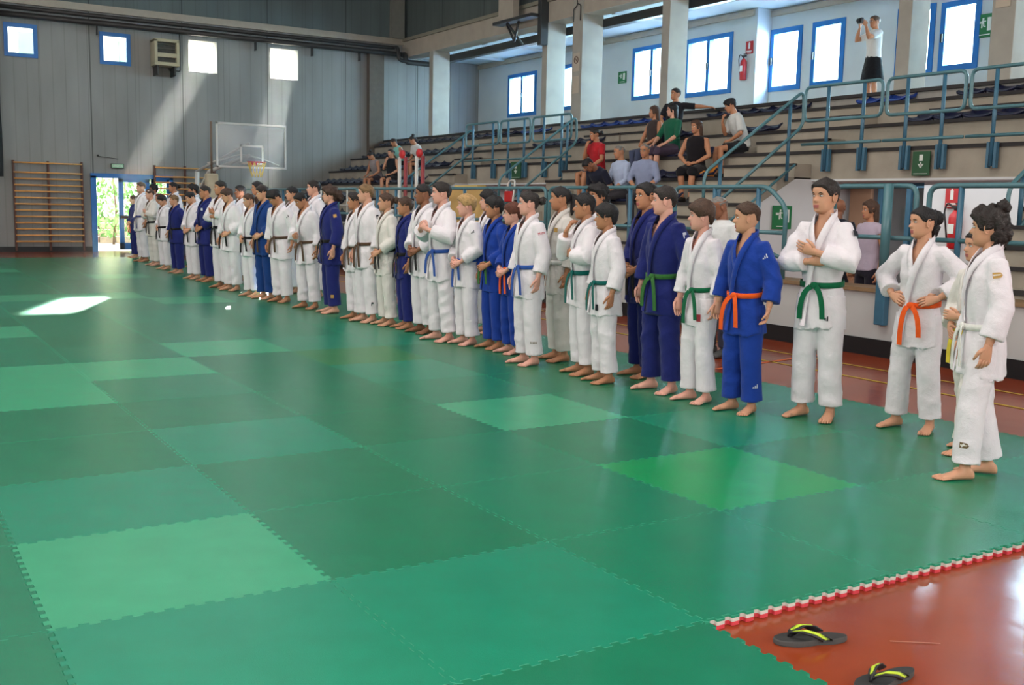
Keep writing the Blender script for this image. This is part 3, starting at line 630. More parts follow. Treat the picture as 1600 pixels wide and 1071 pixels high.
# --- pipes
def tsingle(name, label, cat, mb, m, group=None): return tag(mb.build(name, m), label, cat, group)
for z, r, lb in ((6.16, .055, 'upper'), (5.98, .075, 'lower')):
    P = round_path([(2.3, BW-.22, z), (13.9, BW-.22, z), (13.86, BW-.5, z-.02), (13.86, BW-.55, 5.72), (14.7, BW-.6, 5.72), (14.75, BW-1, 5.72), (14.75, -4, 5.72)] if lb == 'lower' else [(2.3, BW-.2, z), (13.6, BW-.2, z), (13.62, BW-.5, z), (13.62, BW-.55, 5.75), (14.6, BW-.55, 5.75)], .14)
    tsingle('heating_pipe', 'dark heating pipe along the top of the back wall, the %s one' % lb, 'pipe', MB().tube(P, r), dark_metal, 'dark heating pipes')
tsingle('cable_duct', 'dark duct running under the gallery ceiling behind the columns', 'duct', MB().bbox(14.55, 14.72, -4, 25.5, 5.64, 5.84, .01), dark_metal)
tsingle('down_pipe', 'thin dark pipe dropping beside the wall heater', 'pipe', MB().tube(round_path([(7.2, BW-.08, 5.95), (7.2, BW-.08, 4.93), (6.9, BW-.08, 4.93), (6.9, BW-.08, 5.0)], .05), .016, 7), dark_metal)
for x in (5.02, 9.3, 11.0, 12.5):
    tsingle('pipe_hanger', 'short dark bracket below the pipes on the back wall', 'bracket', MB().bbox(x, x+.03, BW-.2, BW-.05, 5.68, 5.92, .004), dark_metal, 'pipe hangers on the back wall')
# heater unit
t = thing('wall_heater', 'beige boxed fan heater hanging high on the back wall between windows', 'heater', (6.74, BW-.3, 5.35)); hb = mat('heater_beige', lin(172, 162, 132), .5)
b = MB(); b.bbox(-.33, -.25, -.25, .25, -.3, .33, .01).bbox(.25, .33, -.25, .25, -.3, .33, .01).bbox(-.33, .33, -.25, .25, .27, .35, .01).bbox(-.33, .33, -.25, .25, -.35, -.26, .01).bbox(-.25, .25, -.24, -.18, -.13, -.02, .008); b.build('casing', hb, t)
MB().box(-.26, .26, -.1, -.05, -.27, .28).build('core', mat('heater_core', lin(70, 68, 60), .7, noise=.3, nscale=12), t)
for k in range(5): MB().bbox(-.25, .25, -.2, -.13, -.25+.0+k*.115, -.24+.0+k*.115, .001).build('louvre', mat('heater_louvre', lin(110, 104, 90), .5), t)
for x in (-.26, .2): MB().bbox(x, x+.04, -.2, .3, -.6, -.3, .004).build('bracket', dark_metal, t)
# left edge: rolled net
t = thing('rolled_net', 'dark rolled curtain net hanging at the left edge of the photo', 'net', (2.5, 26.1, 1.9))
b = MB(); b.rings([[(math.cos(a)*(.13+.012*math.sin(5*a+z*3)), math.sin(a)*(.1+.01*math.sin(4*a)), z) for a in [2*PI*k/20 for k in range(20)]] for z in [k*.18 for k in range(25)]]); b.build('net_roll', mat('net_dark', lin(34, 36, 36), .9, noise=.2), t)
tsingle('valve_wheel', 'small dark wall bracket with thin rail between bars and exit sign', 'bracket', MB().tube([(4.98, BW-.06, 2.52), (5.5, BW-.06, 2.47)], .008, 6).ball((4.98, BW-.07, 2.54), .03), dark_metal)
# --- basketball goal standing before the back wall
t = thing('basketball_goal', 'portable basketball goal with a clear backboard near the back wall', 'basketball hoop', (7.9, 22.5, FZ))
wf = mat('goal_white', lin(200, 196, 190), .4)
bx0, bx1, bz0, bz1 = -.87, .93, 2.27, 3.38
b = MB(); b.bbox(bx0, bx1, -.02, .02, bz1-.05, bz1, .005).bbox(bx0, bx1, -.02, .02, bz0, bz0+.05, .005).bbox(bx0, bx0+.05, -.02, .02, bz0, bz1, .005).bbox(bx1-.05, bx1, -.02, .02, bz0, bz1, .005); b.build('backboard_frame', wf, t)
acr = bpy.data.materials.new('clear_acrylic'); acr.use_nodes = True; _n = acr.node_tree; _n.nodes.clear(); _o = _n.nodes.new('ShaderNodeOutputMaterial'); _a = _n.nodes.new('ShaderNodeMixShader'); _b1 = _n.nodes.new('ShaderNodeBsdfTransparent'); _c1 = _n.nodes.new('ShaderNodeBsdfPrincipled')
_c1.inputs['Base Color'].default_value = (*lin(150, 156, 162), 1); _c1.inputs['Roughness'].default_value = .12; _a.inputs[0].default_value = .3; _n.links.new(_b1.outputs[0], _a.inputs[1]); _n.links.new(_c1.outputs[0], _a.inputs[2]); _n.links.new(_a.outputs[0], _o.inputs[0])
MB().box(bx0+.03, bx1-.03, -.008, .008, bz0+.03, bz1-.03).build('backboard', acr, t)
b = MB(); X0, X1, Z0, Z1 = -.27, .33, bz0+.1, bz0+.58
b.box(X0, X1, -.014, -.009, Z1-.05, Z1).box(X0, X1, -.014, -.009, Z0, Z0+.05).box(X0, X0+.05, -.014, -.009, Z0, Z1).box(X1-.05, X1, -.014, -.009, Z0, Z1); b.build('target_square', wf, t)
MB().tube([(.03+.225*math.cos(a), -.38+.225*math.sin(a), bz0+.15) for a in [2*PI*k/24 for k in range(24)]], .012, 8, closed=True).bbox(-.06, .12, -.16, -.0, bz0+.08, bz0+.17, .01).build('rim', red_m, t)
b = MB()
for k in range(12):
    for s_ in (1, -1):
        a0 = 2*PI*k/12; P = [(.03+(.22-.1*u)*math.cos(a0+s_*u*.52), -.38+(.22-.1*u)*math.sin(a0+s_*u*.52), bz0+.14-.36*u) for u in (0, .33, .66, 1)]; b.tube(P, .006, 5)
b.build('net', mat('net_yellow', lin(200, 160, 40), .7), t)
MB().tube(round_path([(-.95, .5, 2.38), (-.5, .35, 2.5), (-.2, .2, 2.62), (.3, .25, 2.55), (.85, .35, 2.38)], .2), .02).build('arm_tube', wf, t)
MB().tube([(.0, .1, 2.6), (-.6, 1.6, 2.2), (-.75, 2.2, 1.6)], .05).tube([(0, .1, 2.9), (-.75, 2.3, 2.2)], .035).tube([(-.75, 2.2, 2.2), (-.75, 2.3, .2)], .06).build('support_arm', wf, t)
pad = mat('pad_cream', lin(190, 176, 150), .7, noise=.08)
MB().bbox(-1.05, -.75, .2, .45, .1, 2.12, .04).build('post_pad', pad, t); MB().bbox(-1.3, -.2, 1.6, 3.0, 0, .35, .04).build('base_weight', mat('goal_base', lin(60, 70, 90), .6), t)
MB().tube([(-.9, .3, 2.1), (-.9, .3, 3.4)], .03).build('upright_tube', mat('goal_brown', lin(120, 100, 84), .6), t)
# backboard bracket on the beam, folded up
t = thing('wall_hoop_bracket', 'folded backboard bracket of dark steel hanging from the long beam', 'bracket', (13.9, 19.3, 5.6))
MB().bbox(-.3, -.1, .05, .75, .5, 1.6, .02).build('panel', conc_light, t)
MB().bbox(-.35, -.05, -.9, .95, .42, .5, .01).bbox(-.12, .1, -1.0, -.84, -.25, 2.2, .01).tube([(-.2, .5, .45), (-.2, .1, -.05)], .03).tube([(-.2, -.1, .45), (-.2, .1, -.05)], .03).tube([(-.3, .3, .42), (.05, .1, -.1)], .03).build('steel_frame', dark_metal, t)
# --- two red-topped padded poles leaning on the barrier
for (x, y, lb) in ((8.95, 15.98, 'left'), (8.95, 15.2, 'right')):
    t = thing('padded_pole', 'white and red pole with red padded top in front of the seated children, %s one' % lb, 'pole', (x, y, .66), 0, 'two red topped poles')
    MB().tube([(0, .08, 0), (0, .08, 1.72)], .035).build('white_tube', mat('pole_white', lin(205, 200, 192), .4), t); MB().tube([(.05, -.1, 0), (.05, -.1, 1.72)], .04).build('red_tube', mat('pole_red', lin(140, 50, 52), .5), t)
    MB().ball((.02, 0, 1.78), (.05, .12, .09), 9).build('red_top', red_m, t)
# --- wood board, table, cloth behind the barrier in the far passage
t = thing('wood_board', 'pale yellow wooden board standing behind the barrier near the blond boy', 'board', (9.4, 14.0, .66))
MB().bbox(-.04, .04, -.68, .68, 0, 1.1, .01).build('board', mat('board_wood', lin(196, 158, 96), .6, noise=.08, nscale=3), t); MB().bbox(-.1, .1, -.55, .35, 1.1, 1.15, .01).build('top_edge', mat('board_edge', lin(206, 170, 96), .6), t)
t = thing('leaning_chair', 'white and red folded chair leaning beside the wooden board', 'chair', (9.6, 12.95, .66))
MB().tube(round_path([(0, .15, 0), (.1, .15, 1.0), (.16, .1, 1.25), (.16, -.1, 1.25), (.1, -.15, 1.0), (0, -.15, 0)], .08), .018).build('frame', wf, t); MB().bbox(.06, .12, -.13, .13, .85, 1.05, .02).build('backrest', red_m, t); MB().bbox(-.02, .04, -.14, .14, .4, .48, .02).build('seat', red_m, t)
t = thing('storage_rack', 'metal rack of dark bags between the barrier and the far stands', 'rack', (8.95, 19.6, .66))
for y in (-.8, .8): MB().tube([(0, y, 0), (0, y, 1.05)], .02).build('post', wf, t)
for z in (.3, .7): MB().bbox(-.12, .12, -.85, .85, z, z+.03, .005).build('shelf', wf, t)
for k, (y, z, c) in enumerate(((-.5, .33, (40, 44, 60)), (.0, .33, (60, 44, 40)), (.5, .33, (32, 34, 38)), (-.3, .73, (28, 30, 40)), (.35, .73, (70, 60, 50)))):
    b = MB(); b.ball((8.95, 19.6+y, .66+z+.13), (.13, .22, .13), 9); b.tube([(8.95, 19.6+y-.1, .66+z+.22), (8.95, 19.6+y, .66+z+.31), (8.95, 19.6+y+.1, .66+z+.22)], .012, 6)
    tag(b.build('sports_bag', mat('bag_%d' % k, lin(*c), .8)), ['navy', 'dark brown', 'charcoal', 'blue black', 'tan'][k]+' sports bag on the metal rack, %s shelf' % ('lower' if k < 3 else 'upper'), 'bag', 'sports bags on the rack')
t = thing('drinking_bottles', 'cluster of white shoes left on the seats beside the girl in grey', 'shoes', (10.4, 20.9, 2.0)) if False else None

# --- flip-flops
sole_m = mat('flip_sole', lin(40, 39, 38), .75, noise=.2, nscale=40); side_m = mat('flip_side', lin(70, 70, 68), .7); lime = mat('lime_strap', lin(190, 215, 50), .5); strap_m = mat('black_strap', lin(28, 28, 30), .5)
def flipflop(x, y, rz, label, flip=1):
    t = thing('flip_flop', label, 'flip-flop', (x, y, FZ), rz, 'pair of flip-flops')
    out = []
    for k in range(40):
        a = 2*PI*k/40; u = math.cos(a); L = .135*u; wv = .044+.009*u-.012*math.exp(-((u+.15)/.35)**2); out.append((L, flip*(math.sin(a)*wv+.006*u)))
    b = MB(); b.rings([[(p[0]*s, p[1]*s, z) for p in out] for s, z in ((.97, 0), (1, .005), (1, .017), (.985, .021))], mi=1, smooth=False, cap=False)
    b.f.append(tuple(range(3*40, 4*40))); b.m.append(0); b.sm.append(False); b.build('sole', [sole_m, side_m], t)
    def strap(sy):
        P = [Vector((.075, 0, .022)), Vector((.062, sy*.008, .04)), Vector((.03, sy*.024, .048)), Vector((-.01, sy*.038, .04)), Vector((-.045, sy*.043, .02))]
        vs = []; W = [.008, .017, .024, .023, .018]
        for p, w_ in zip(P, W): vs += [p+Vector((w_, sy*.002, .002)), p+Vector((-w_, 0, .004)), p+Vector((-w_, 0, -.001)), p+Vector((w_, 0, -.003))]
        fs = [(4*i+k, 4*i+(k+1) % 4, 4*i+4+(k+1) % 4, 4*i+4+k) for i in range(4) for k in range(4)]
        q = MB(); q.add(vs, fs, 0, True); s1 = q.build('strap', strap_m, t)
        vs = []
        for p, w_ in zip(P[1:], W[1:]): vs += [p+Vector((w_*.45, sy*.0022, .0062)), p+Vector((-w_*.3, sy*.001, .0075)), p+Vector((-w_*.3, 0, .003)), p+Vector((w_*.45, 0, .002))]
        fs = [(4*i+k, 4*i+(k+1) % 4, 4*i+4+(k+1) % 4, 4*i+4+k) for i in range(3) for k in range(4)]
        q = MB(); q.add(vs, fs, 0, True); q.build('lime_stripe', lime, s1)
    strap(1); strap(-1); MB().tube([(.075, 0, .015), (.074, 0, .03), (.066, 0, .042)], .005, 7).build('toe_post', strap_m, t)
    return t
flipflop(2.27, -1.245, PI-.45, "black flip-flop with lime stripes lying nearer the mat corner", 1); flipflop(2.24, -1.585, PI+.05, "black flip-flop with lime stripes cut off by the lower edge", -1)
# ================================================================ PEOPLE
def fabric(name, col, noise=.05):
    if name in MATS: return MATS[name]
    m = bpy.data.materials.new(name); m.use_nodes = True; n = m.node_tree; L = n.links; b = n.nodes['Principled BSDF']
    b.inputs['Roughness'].default_value = .92; b.inputs['Specular IOR Level'].default_value = .15; b.inputs['Sheen Weight'].default_value = .12
    co = n.nodes.new('ShaderNodeTexCoord'); t = n.nodes.new('ShaderNodeTexNoise'); t.inputs['Scale'].default_value = 9; t.inputs['Detail'].default_value = 4; L.new(co.outputs['Object'], t.inputs['Vector'])
    r = n.nodes.new('ShaderNodeMapRange'); r.inputs[1].default_value = .3; r.inputs[2].default_value = .7; r.inputs[3].default_value = 1-noise; r.inputs[4].default_value = 1+noise*.6; L.new(t.outputs[0], r.inputs[0])
    hs = n.nodes.new('ShaderNodeHueSaturation'); hs.inputs['Color'].default_value = (*col, 1); L.new(r.outputs[0], hs.inputs['Value']); L.new(hs.outputs[0], b.inputs['Base Color'])
    v = n.nodes.new('ShaderNodeTexVoronoi'); v.inputs['Scale'].default_value = 150; L.new(co.outputs['Object'], v.inputs['Vector'])
    t2 = n.nodes.new('ShaderNodeTexNoise'); t2.inputs['Scale'].default_value = 14; t2.inputs['Detail'].default_value = 3; L.new(co.outputs['Object'], t2.inputs['Vector'])
    b1 = n.nodes.new('ShaderNodeBump'); b1.inputs['Strength'].default_value = .25; b1.inputs['Distance'].default_value = .003; L.new(v.outputs[0], b1.inputs['Height'])
    b2 = n.nodes.new('ShaderNodeBump'); b2.inputs['Strength'].default_value = .5; b2.inputs['Distance'].default_value = .02; L.new(t2.outputs[0], b2.inputs['Height']); L.new(b1.outputs[0], b2.inputs['Normal']); L.new(b2.outputs[0], b.inputs['Normal'])
    MATS[name] = m; return m
GI = {'white': fabric('white_cotton', lin(228, 221, 226)), 'blue': fabric('blue_cotton', lin(30, 62, 150)), 'darkblue': fabric('navy_cotton', lin(33, 40, 104)), 'offwhite': fabric('unbleached_cotton', lin(218, 212, 206)), 'midblue': fabric('mid_blue_cotton', lin(28, 62, 124))}
BELT = {k: fabric(k+'_belt_cloth', lin(*c)) for k, c in dict(black=(26, 24, 26), brown=(84, 64, 50), blue=(48, 84, 160), green=(16, 96, 62), olive=(52, 104, 50), teal=(10, 94, 88), orange=(236, 92, 34), white=(224, 222, 216), yellow=(214, 190, 60), navy=(40, 50, 110)).items()}
SKIN = {k: mat(k+'_skin', lin(*c), .5, noise=.05, nscale=14, spec=.35, sss=.04) for k, c in dict(fair=(214, 160, 136), light=(204, 150, 120), tan=(182, 126, 94), brown=(140, 92, 68), pink=(222, 164, 146)).items()}
def hair_mat(name, c):
    m = mat(name, lin(*c), .5, noise=.3, nscale=30, bump=.9, bscale=90, spec=.35); return m
HAIR = {k: hair_mat(k+'_hair', c) for k, c in dict(black=(26, 22, 24), dark=(40, 32, 30), brown=(72, 50, 38), light=(120, 92, 62), blond=(176, 140, 92), auburn=(92, 48, 34), grey=(120, 116, 112), curlbrown=(66, 46, 36)).items()}
LIP = mat('lips', lin(176, 96, 92), .45); EYEW = mat('eye_white', lin(220, 216, 210), .3); IRIS = mat('iris', lin(40, 28, 22), .2)

HZ = np.array([-.115, -.108, -.095, -.08, -.06, -.04, -.02, 0, .02, .04, .06, .075, .09, .1, .108, .115])
HF = np.array([.03, .066, .082, .079, .082, .083, .083, .082, .084, .087, .086, .079, .064, .048, .03, .0])
HB = np.array([-.01, -.018, -.03, -.045, -.06, -.074, -.085, -.093, -.097, -.098, -.094, -.085, -.068, -.05, -.03, 0])
HW = np.array([.018, .028, .04, .05, .058, .063, .067, .07, .073, .0745, .072, .066, .053, .04, .026, .0])
def smooth_tab(z, tab):
    o = 0; ws = 0
    for d, wt in ((-.006, .25), (0, .5), (.006, .25)): o = o+wt*np.interp(np.clip(z+d, -.115, .115), HZ, tab)
    return o
def head_grid(nz=44, nt=48, jaw=1.0):
    u = np.linspace(0, 1, nz); z = -.1149+.2298*(.5-.5*np.cos(u*np.pi)); z = np.where(u < .5, -.1149+.2298*u*.96+.0, z) if False else z
    th = np.linspace(-np.pi, np.pi, nt, endpoint=False); Zg, T = np.meshgrid(z, th, indexing='ij')
    F, B, W = smooth_tab(Zg, HF), smooth_tab(Zg, HB), smooth_tab(Zg, HW)
    endf = np.sqrt(np.clip(1-(np.abs(Zg)/.1152)**8, 0, 1)); cx = (F+B)/2; a = (F-B)/2*endf; bw = W*endf*(1+(jaw-1)*np.clip(-Zg/.08, 0, 1))
    c, s = np.cos(T), np.sin(T); e = .88
    X = cx+a*np.sign(c)*np.abs(c)**e; Y = bw*np.sign(s)*np.abs(s)**e
    return X, Y, Zg, T
def face_features(X, Y, Z, T):
    fr = np.clip(np.cos(T), 0, 1)
    k = np.clip((.014-Z)/.036, 0, 1)*np.clip((Z+.038)/.012, 0, 1); sg = .0075+.006*np.clip((.014-Z)/.036, 0, 1)
    X = X+fr*(.024*k*np.exp(-(Y/sg)**2))
    X = X-fr*.011*np.exp(-((np.abs(Y)-.031)/.016)**2-((Z-.008)/.011)**2)+fr*.003*np.exp(-((np.abs(Y)-.03)/.018)**2-((Z-.03)/.008)**2)
    X = X+fr*(.007*np.exp(-(Y/.019)**2-((Z+.053)/.0045)**2)+.006*np.exp(-(Y/.017)**2-((Z+.066)/.0055)**2)-.004*np.exp(-(Y/.02)**2-((Z+.0595)/.0025)**2)-.003*np.exp(-(Y/.02)**2-((Z+.079)/.005)**2)+.004*np.exp(-(Y/.016)**2-((Z+.096)/.008)**2))
    return X
def grid_faces(nz, nt):
    fs = []
    for i in range(nz-1):
        for k in range(nt): fs.append((i*nt+k, i*nt+(k+1) % nt, (i+1)*nt+(k+1) % nt, (i+1)*nt+k))
    fs.append(tuple(range(nt))[::-1]); fs.append(tuple((nz-1)*nt+k for k in range(nt))); return fs
GNZ, GNT = 54, 56
def add_head(mb, X4, p, far):
    nz, nt = (30, 32) if far else (GNZ, GNT)
    X, Y, Z, T = head_grid(nz, nt, p.get('jaw', 1)); X = face_features(X, Y, Z, T)
    V = np.stack([X, Y, Z], -1).reshape(-1, 3); fs = grid_faces(nz, nt); mi = []
    for q in fs:
        if len(q) == 4:
            c = V[list(q)].mean(0); mi.append(1 if (c[0] > .06 and abs(c[1]) < .021 and -.071 < c[2] < -.05) else 0)
        else: mi.append(0)
    vs = [X4 @ Vector(v) for v in V]; o = len(mb.v); mb.v += [tuple(v) for v in vs]; mb.f += [tuple(o+i for i in q) for q in fs]; mb.m += mi; mb.sm += [True]*len(fs)
    R3 = X4.to_3x3()
    for s in (1, -1):
        R = R3 @ Euler((0, 0, s*.32)).to_matrix()
        mb.ball(X4 @ Vector((.0725, s*.0315, .008)), (.0085, .0135, .0062), 7, 2, R); mb.ball(X4 @ Vector((.0785, s*.0305, .008)), (.0035, .0056, .0056), 6, 3, R)
        mb.tube([X4 @ Vector(q) for q in ((.083, s*.017, .024), (.084, s*.03, .029), (.074, s*.046, .024))], [.0022, .0032, .0016], 5, 4)
        mb.tube([X4 @ Vector(q) for q in ((.0795, s*.019, .0125), (.0815, s*.031, .0165), (.0735, s*.044, .0115))], [.001, .0017, .001], 4, 4)
        ec = Vector((-.004, s*.0735, -.004)); mb.ball(X4 @ ec, (.017, .006, .029), 7, 0, R3 @ Euler((0, -.15, s*.25)).to_matrix())
        mb.tube([X4 @ (ec+Vector((-.004+.018*math.cos(a), s*(.006+.005*max(0, -math.cos(a))), .004+.03*math.sin(a)))) for a in [-1.9+3.9*k/9+.0 for k in range(10)][::1]], .0042, 6, 0)
def hair_mesh(style, X4, far, seed=0):
    nz, nt = (34, 36) if far else (60, 64)
    X, Y, Z, T = head_grid(nz, nt); rg = np.random.default_rng(seed)
    a = np.abs(T); back = a/np.pi
    # hairline height as a function of the angle round the head
    fr = dict(short=.066, fade=.07, mop=.044, curly=.05, pulled=.066, long=.062, bowl=.05).get(style, .066)
    bk = dict(short=-.05, fade=-.02, mop=-.06, curly=-.08, pulled=-.06, long=-.11, bowl=-.055).get(style, -.05)
    side = dict(short=.01, fade=.03, mop=-.002, curly=-.01, pulled=.014, long=-.03, bowl=.0).get(style, .01)
    line = np.interp(a, [0, .45, .8, 1.15, 1.45, 1.95, 2.3, np.pi], [fr, fr-.002, fr-.014, side, side-.006, side+.012, bk*.6, bk])
    inside = np.clip((Z-line)/.012, -1, 1)
    th0 = dict(short=.012, fade=.009, mop=.02, curly=.022, pulled=.008, long=.016, bowl=.017).get(style, .012)
    top = np.clip((Z-.02)/.08, 0, 1)
    th = th0*(.55+.75*top) if style != 'fade' else .004+.013*top
    nz_ = 0; amp = dict(curly=.009, mop=.005, long=.004, short=.0025, fade=.0015, pulled=.0012, bowl=.003).get(style, .003)
    for _ in range(7):
        k = rg.normal(size=3)*(70 if style == 'curly' else 45); k[2] *= .6; nz_ = nz_+np.sin(k[0]*X+k[1]*Y+k[2]*Z+rg.uniform(0, 6))
    th = th+amp*nz_/2.2
    off = np.where(inside > 0, np.maximum(th, .002)*np.clip(inside*1.2, 0, 1)+.001, -.012*np.abs(inside))
    C0 = np.stack([(X*.0-.004), Y*0, np.full_like(X, .01)], -1); V = np.stack([X, Y, Z], -1); D = V-C0; D /= np.linalg.norm(D, axis=-1, keepdims=True)
    V = V+D*off[..., None]
    mb = MB(); vs = [X4 @ Vector(v) for v in V.reshape(-1, 3)]; fs = grid_faces(nz, nt); mb.v = [tuple(v) for v in vs]; mb.f = fs; mb.m = [0]*len(fs); mb.sm = [True]*len(fs)
    return mb
def lump(mb, X4, c, r, seed, amp=.12, n=12, freq=5):
    rg = np.random.default_rng(seed); K = rg.normal(size=(6, 3))*freq; ph = rg.uniform(0, 6, 6); rg_ = []
    for i in range(1, n):
        t = PI*i/n; row = []
        for k in range(n+6):
            u = 2*PI*k/(n+6); d = Vector((math.sin(t)*math.cos(u), math.sin(t)*math.sin(u), -math.cos(t)))
            s = 1+amp*sum(math.sin(K[j] @ np.array(d)+ph[j]) for j in range(6))/1.7
            row.append(X4 @ (Vector(c)+Vector((d.x*r[0], d.y*r[1], d.z*r[2]))*s))
        rg_.append(row)
    mb.rings(rg_)
def remesh(mb, voxel, name, smooth=2, folds=None):
    me = bpy.data.meshes.new('tmp'); me.from_pydata(mb.v, [], mb.f); o = bpy.data.objects.new('tmp', me); C.objects.link(o)
    r = o.modifiers.new('r', 'REMESH'); r.mode = 'VOXEL'; r.voxel_size = voxel; r.use_smooth_shade = True
    s = o.modifiers.new('s', 'SMOOTH'); s.factor = .5; s.iterations = smooth
    dg = bpy.context.evaluated_depsgraph_get(); out = bpy.data.meshes.new_from_object(o.evaluated_get(dg)); bpy.data.objects.remove(o); bpy.data.meshes.remove(me); out.name = name
    n = len(out.vertices); co = np.empty(n*3, np.float32); out.vertices.foreach_get('co', co); co = co.reshape(-1, 3)
    if folds is not None:
        no = np.empty(n*3, np.float32); out.vertices.foreach_get('normal', no); no = no.reshape(-1, 3)
        co = co+no*folds(co)[:, None]; out.vertices.foreach_set('co', co.ravel())
    return out, co
def fold_fn(seed, amp, kind):
    rg = np.random.default_rng(seed); W = []
    for _ in range(9):
        d = rg.normal(size=3)
        if kind == 'jacket': d[2] *= 1.1
        else: d[2] *= 2.2
        W.append((d/np.linalg.norm(d)*rg.uniform(22, 55), rg.uniform(0, 6), rg.uniform(.4, 1)))
    wp = rg.normal(size=3)*9
    def f(co):
        q = co+.025*np.sin(co[:, [1, 2, 0]]*14+wp); s = 0
        for k, ph, a in W: s = s+a*(1-np.abs(np.sin(q @ k*.5+ph))*2)
        # folds vary in strength over the cloth
        m = .55+.45*np.sin(co @ (wp*.7)+1)
        s = s*m/2.2
        if kind == 'jacket':
            s = s+.9*np.sin(np.arctan2(co[:, 1], co[:, 0])*9+co[:, 2]*12)*np.clip((1.12-co[:, 2])/.2, 0, 1)*np.clip((co[:, 2]-.6)/.2, 0, 1)
        return (amp*np.clip(s, -2, 2)).astype(np.float32)
    return f
def lerp(a, b, t): return Vector(a)*(1-t)+Vector(b)*t
def hand(mb, wr, d, pn, s, curl, mi=0):
    """palm, four unequal fingers and a thumb; d = direction of the hand, pn = palm normal, s = which side the thumb leaves"""
    d = d.normalized(); pn = (pn-d*pn.dot(d)).normalized(); sd = d.cross(pn)*s; rg = []
    for u, w_, t_ in ((-.012, .024, .02), (0, .026, .02), (.03, .034, .018), (.065, .041, .016), (.088, .04, .013), (.096, .034, .009)):
        rg.append([wr+d*u+sd*(w_*math.cos(a))+pn*(t_*math.sin(a)+.006*u/.09) for a in [2*PI*k/12 for k in range(12)]])
    mb.rings(rg, mi)
    for off, L, cr in ((.03, .068, .9), (.0105, .076, 1), (-.0095, .07, 1.08), (-.0285, .054, 1.2)):
        p = wr+d*.088+sd*off; dd = d; P = [p]
        for j, fr in enumerate((.42, .32, .26)):
            ang = curl*cr*(.5, .9, .7)[j]; dd = (dd*math.cos(ang)+pn*math.sin(ang)).normalized(); P.append(P[-1]+dd*L*fr)
        mb.tube(P, [.0092, .0088, .008, .0064], 7, mi); mb.ball(P[-1], .0064, 5, mi)
    p = wr+d*.022+sd*.026; dd = (d*.75+sd*.62+pn*.25).normalized(); P = [p, p+dd*.034]; dd = (d*.9+sd*.15+pn*(.3+.3*curl)).normalized(); P += [P[-1]+dd*.03, P[-1]+dd*.054]
    mb.tube(P, [.0145, .0118, .0098, .0078], 7, mi); mb.ball(P[-1], .0078, 5, mi)
ARMS = {   # elbow, wrist, hand direction, palm normal for the left arm (+y); mirrored for the right
    'down': ((-.02, .235, 1.125), (.045, .245, .885), (.12, -.02, -1), (.25, -1, 0), .55),
    'down2': ((-.035, .25, 1.13), (.03, .27, .89), (.1, -.05, -1), (.6, -.8, 0), .9),
    'front': ((.0, .25, 1.12), (.17, .075, .945), (.55, -.75, -.35), (-.8, -.4, -.1), .7),
    'front_high': ((.02, .26, 1.13), (.2, .07, 1.06), (.5, -.8, .1), (-.8, -.4, -.1), .8),
    'akimbo': ((-.05, .37, 1.15), (.085, .2, 1.035), (.45, -.85, -.25), (-.6, -.5, -.4), .5),
    'back': ((-.1, .25, 1.13), (-.18, .08, .98), (-.1, -.9, -.25), (1, -.2, 0), .5),
    'mouth': ((.15, .2, 1.13), (.19, .05, 1.36), (-.35, -.25, .9), (-.85, -.2, -.2), 1.0),
    'chest': ((.05, .26, 1.14), (.25, .05, 1.25), (.2, -.45, .75), (-.7, -.6, 0), 1.1),
    'clasp': ((.06, .26, 1.15), (.27, .05, 1.22), (.3, -.7, .45), (-.8, -.3, 0), 1.1),
    'fold_over': ((.09, .27, 1.15), (.2, -.02, 1.22), (.12, -.95, .3), (-1, 0, .1), .35),
    'fold_under': ((.09, .26, 1.12), (.165, .03, 1.14), (-.12, -1, .12), (-1, 0, 0), .5),
    'photo': ((.2, .2, 1.28), (.26, .1, 1.49), (.35, -.35, .85), (-.3, -.9, 0), .9),
    'knee': ((.12, .26, 1.1), (.33, .15, .96), (.8, -.2, -.3), (-.2, -.3, -.9), .5),
    'lap': ((.08, .26, 1.1), (.27, .07, .97), (.6, -.75, -.1), (-.3, -.3, -.9), .5),
    'chin': ((.24, .16, 1.1), (.21, .06, 1.36), (-.3, -.2, .9), (-.9, -.1, -.1), 1.0),
    'wide': ((-.05, .44, 1.36), (.02, .66, 1.33), (.2, 1, -.1), (0, 0, -1), .4),
    'belt_hold': ((-.02, .29, 1.13), (.12, .17, .99), (.5, -.7, -.45), (-.8, -.4, 0), 1.1),
}
TOR = [(.80, .0, .07, .12), (.86, .0, .1, .155), (.93, 0, .105, .16), (1.0, .0, .1, .148), (1.08, .0, .095, .135), (1.2, .005, .108, .15), (1.3, .005, .108, .15), (1.36, 0, .09, .125), (1.4, -.004, .068, .09), (1.44, -.006, .058, .064), (1.5, .0, .055, .057), (1.57, .012, .054, .054)]
JAC = [(.655, .0, .165, .215), (.75, 0, .158, .21), (.88, 0, .145, .195), (.975, 0, .122, .168), (1.0, 0, .122, .166), (1.06, 0, .138, .178), (1.2, .006, .145, .186), (1.3, .005, .138, .178), (1.37, 0, .115, .152), (1.42, -.006, .09, .116), (1.455, -.012, .074, .084), (1.482, -.014, .066, .072)]
TEE = [(.86, 0, .12, .172), (.95, 0, .12, .168), (1.08, 0, .113, .153), (1.2, .006, .124, .165), (1.3, .005, .125, .17), (1.38, 0, .108, .168), (1.425, -.005, .085, .125), (1.45, -.008, .068, .078)]
def ring(z, cx, rx, ry, n=28, e=.9):
    return [Vector((cx+rx*math.copysign(abs(math.cos(t))**e, math.cos(t)), ry*math.copysign(abs(math.sin(t))**e, math.sin(t)), z)) for t in [2*PI*k/n for k in range(n)]]
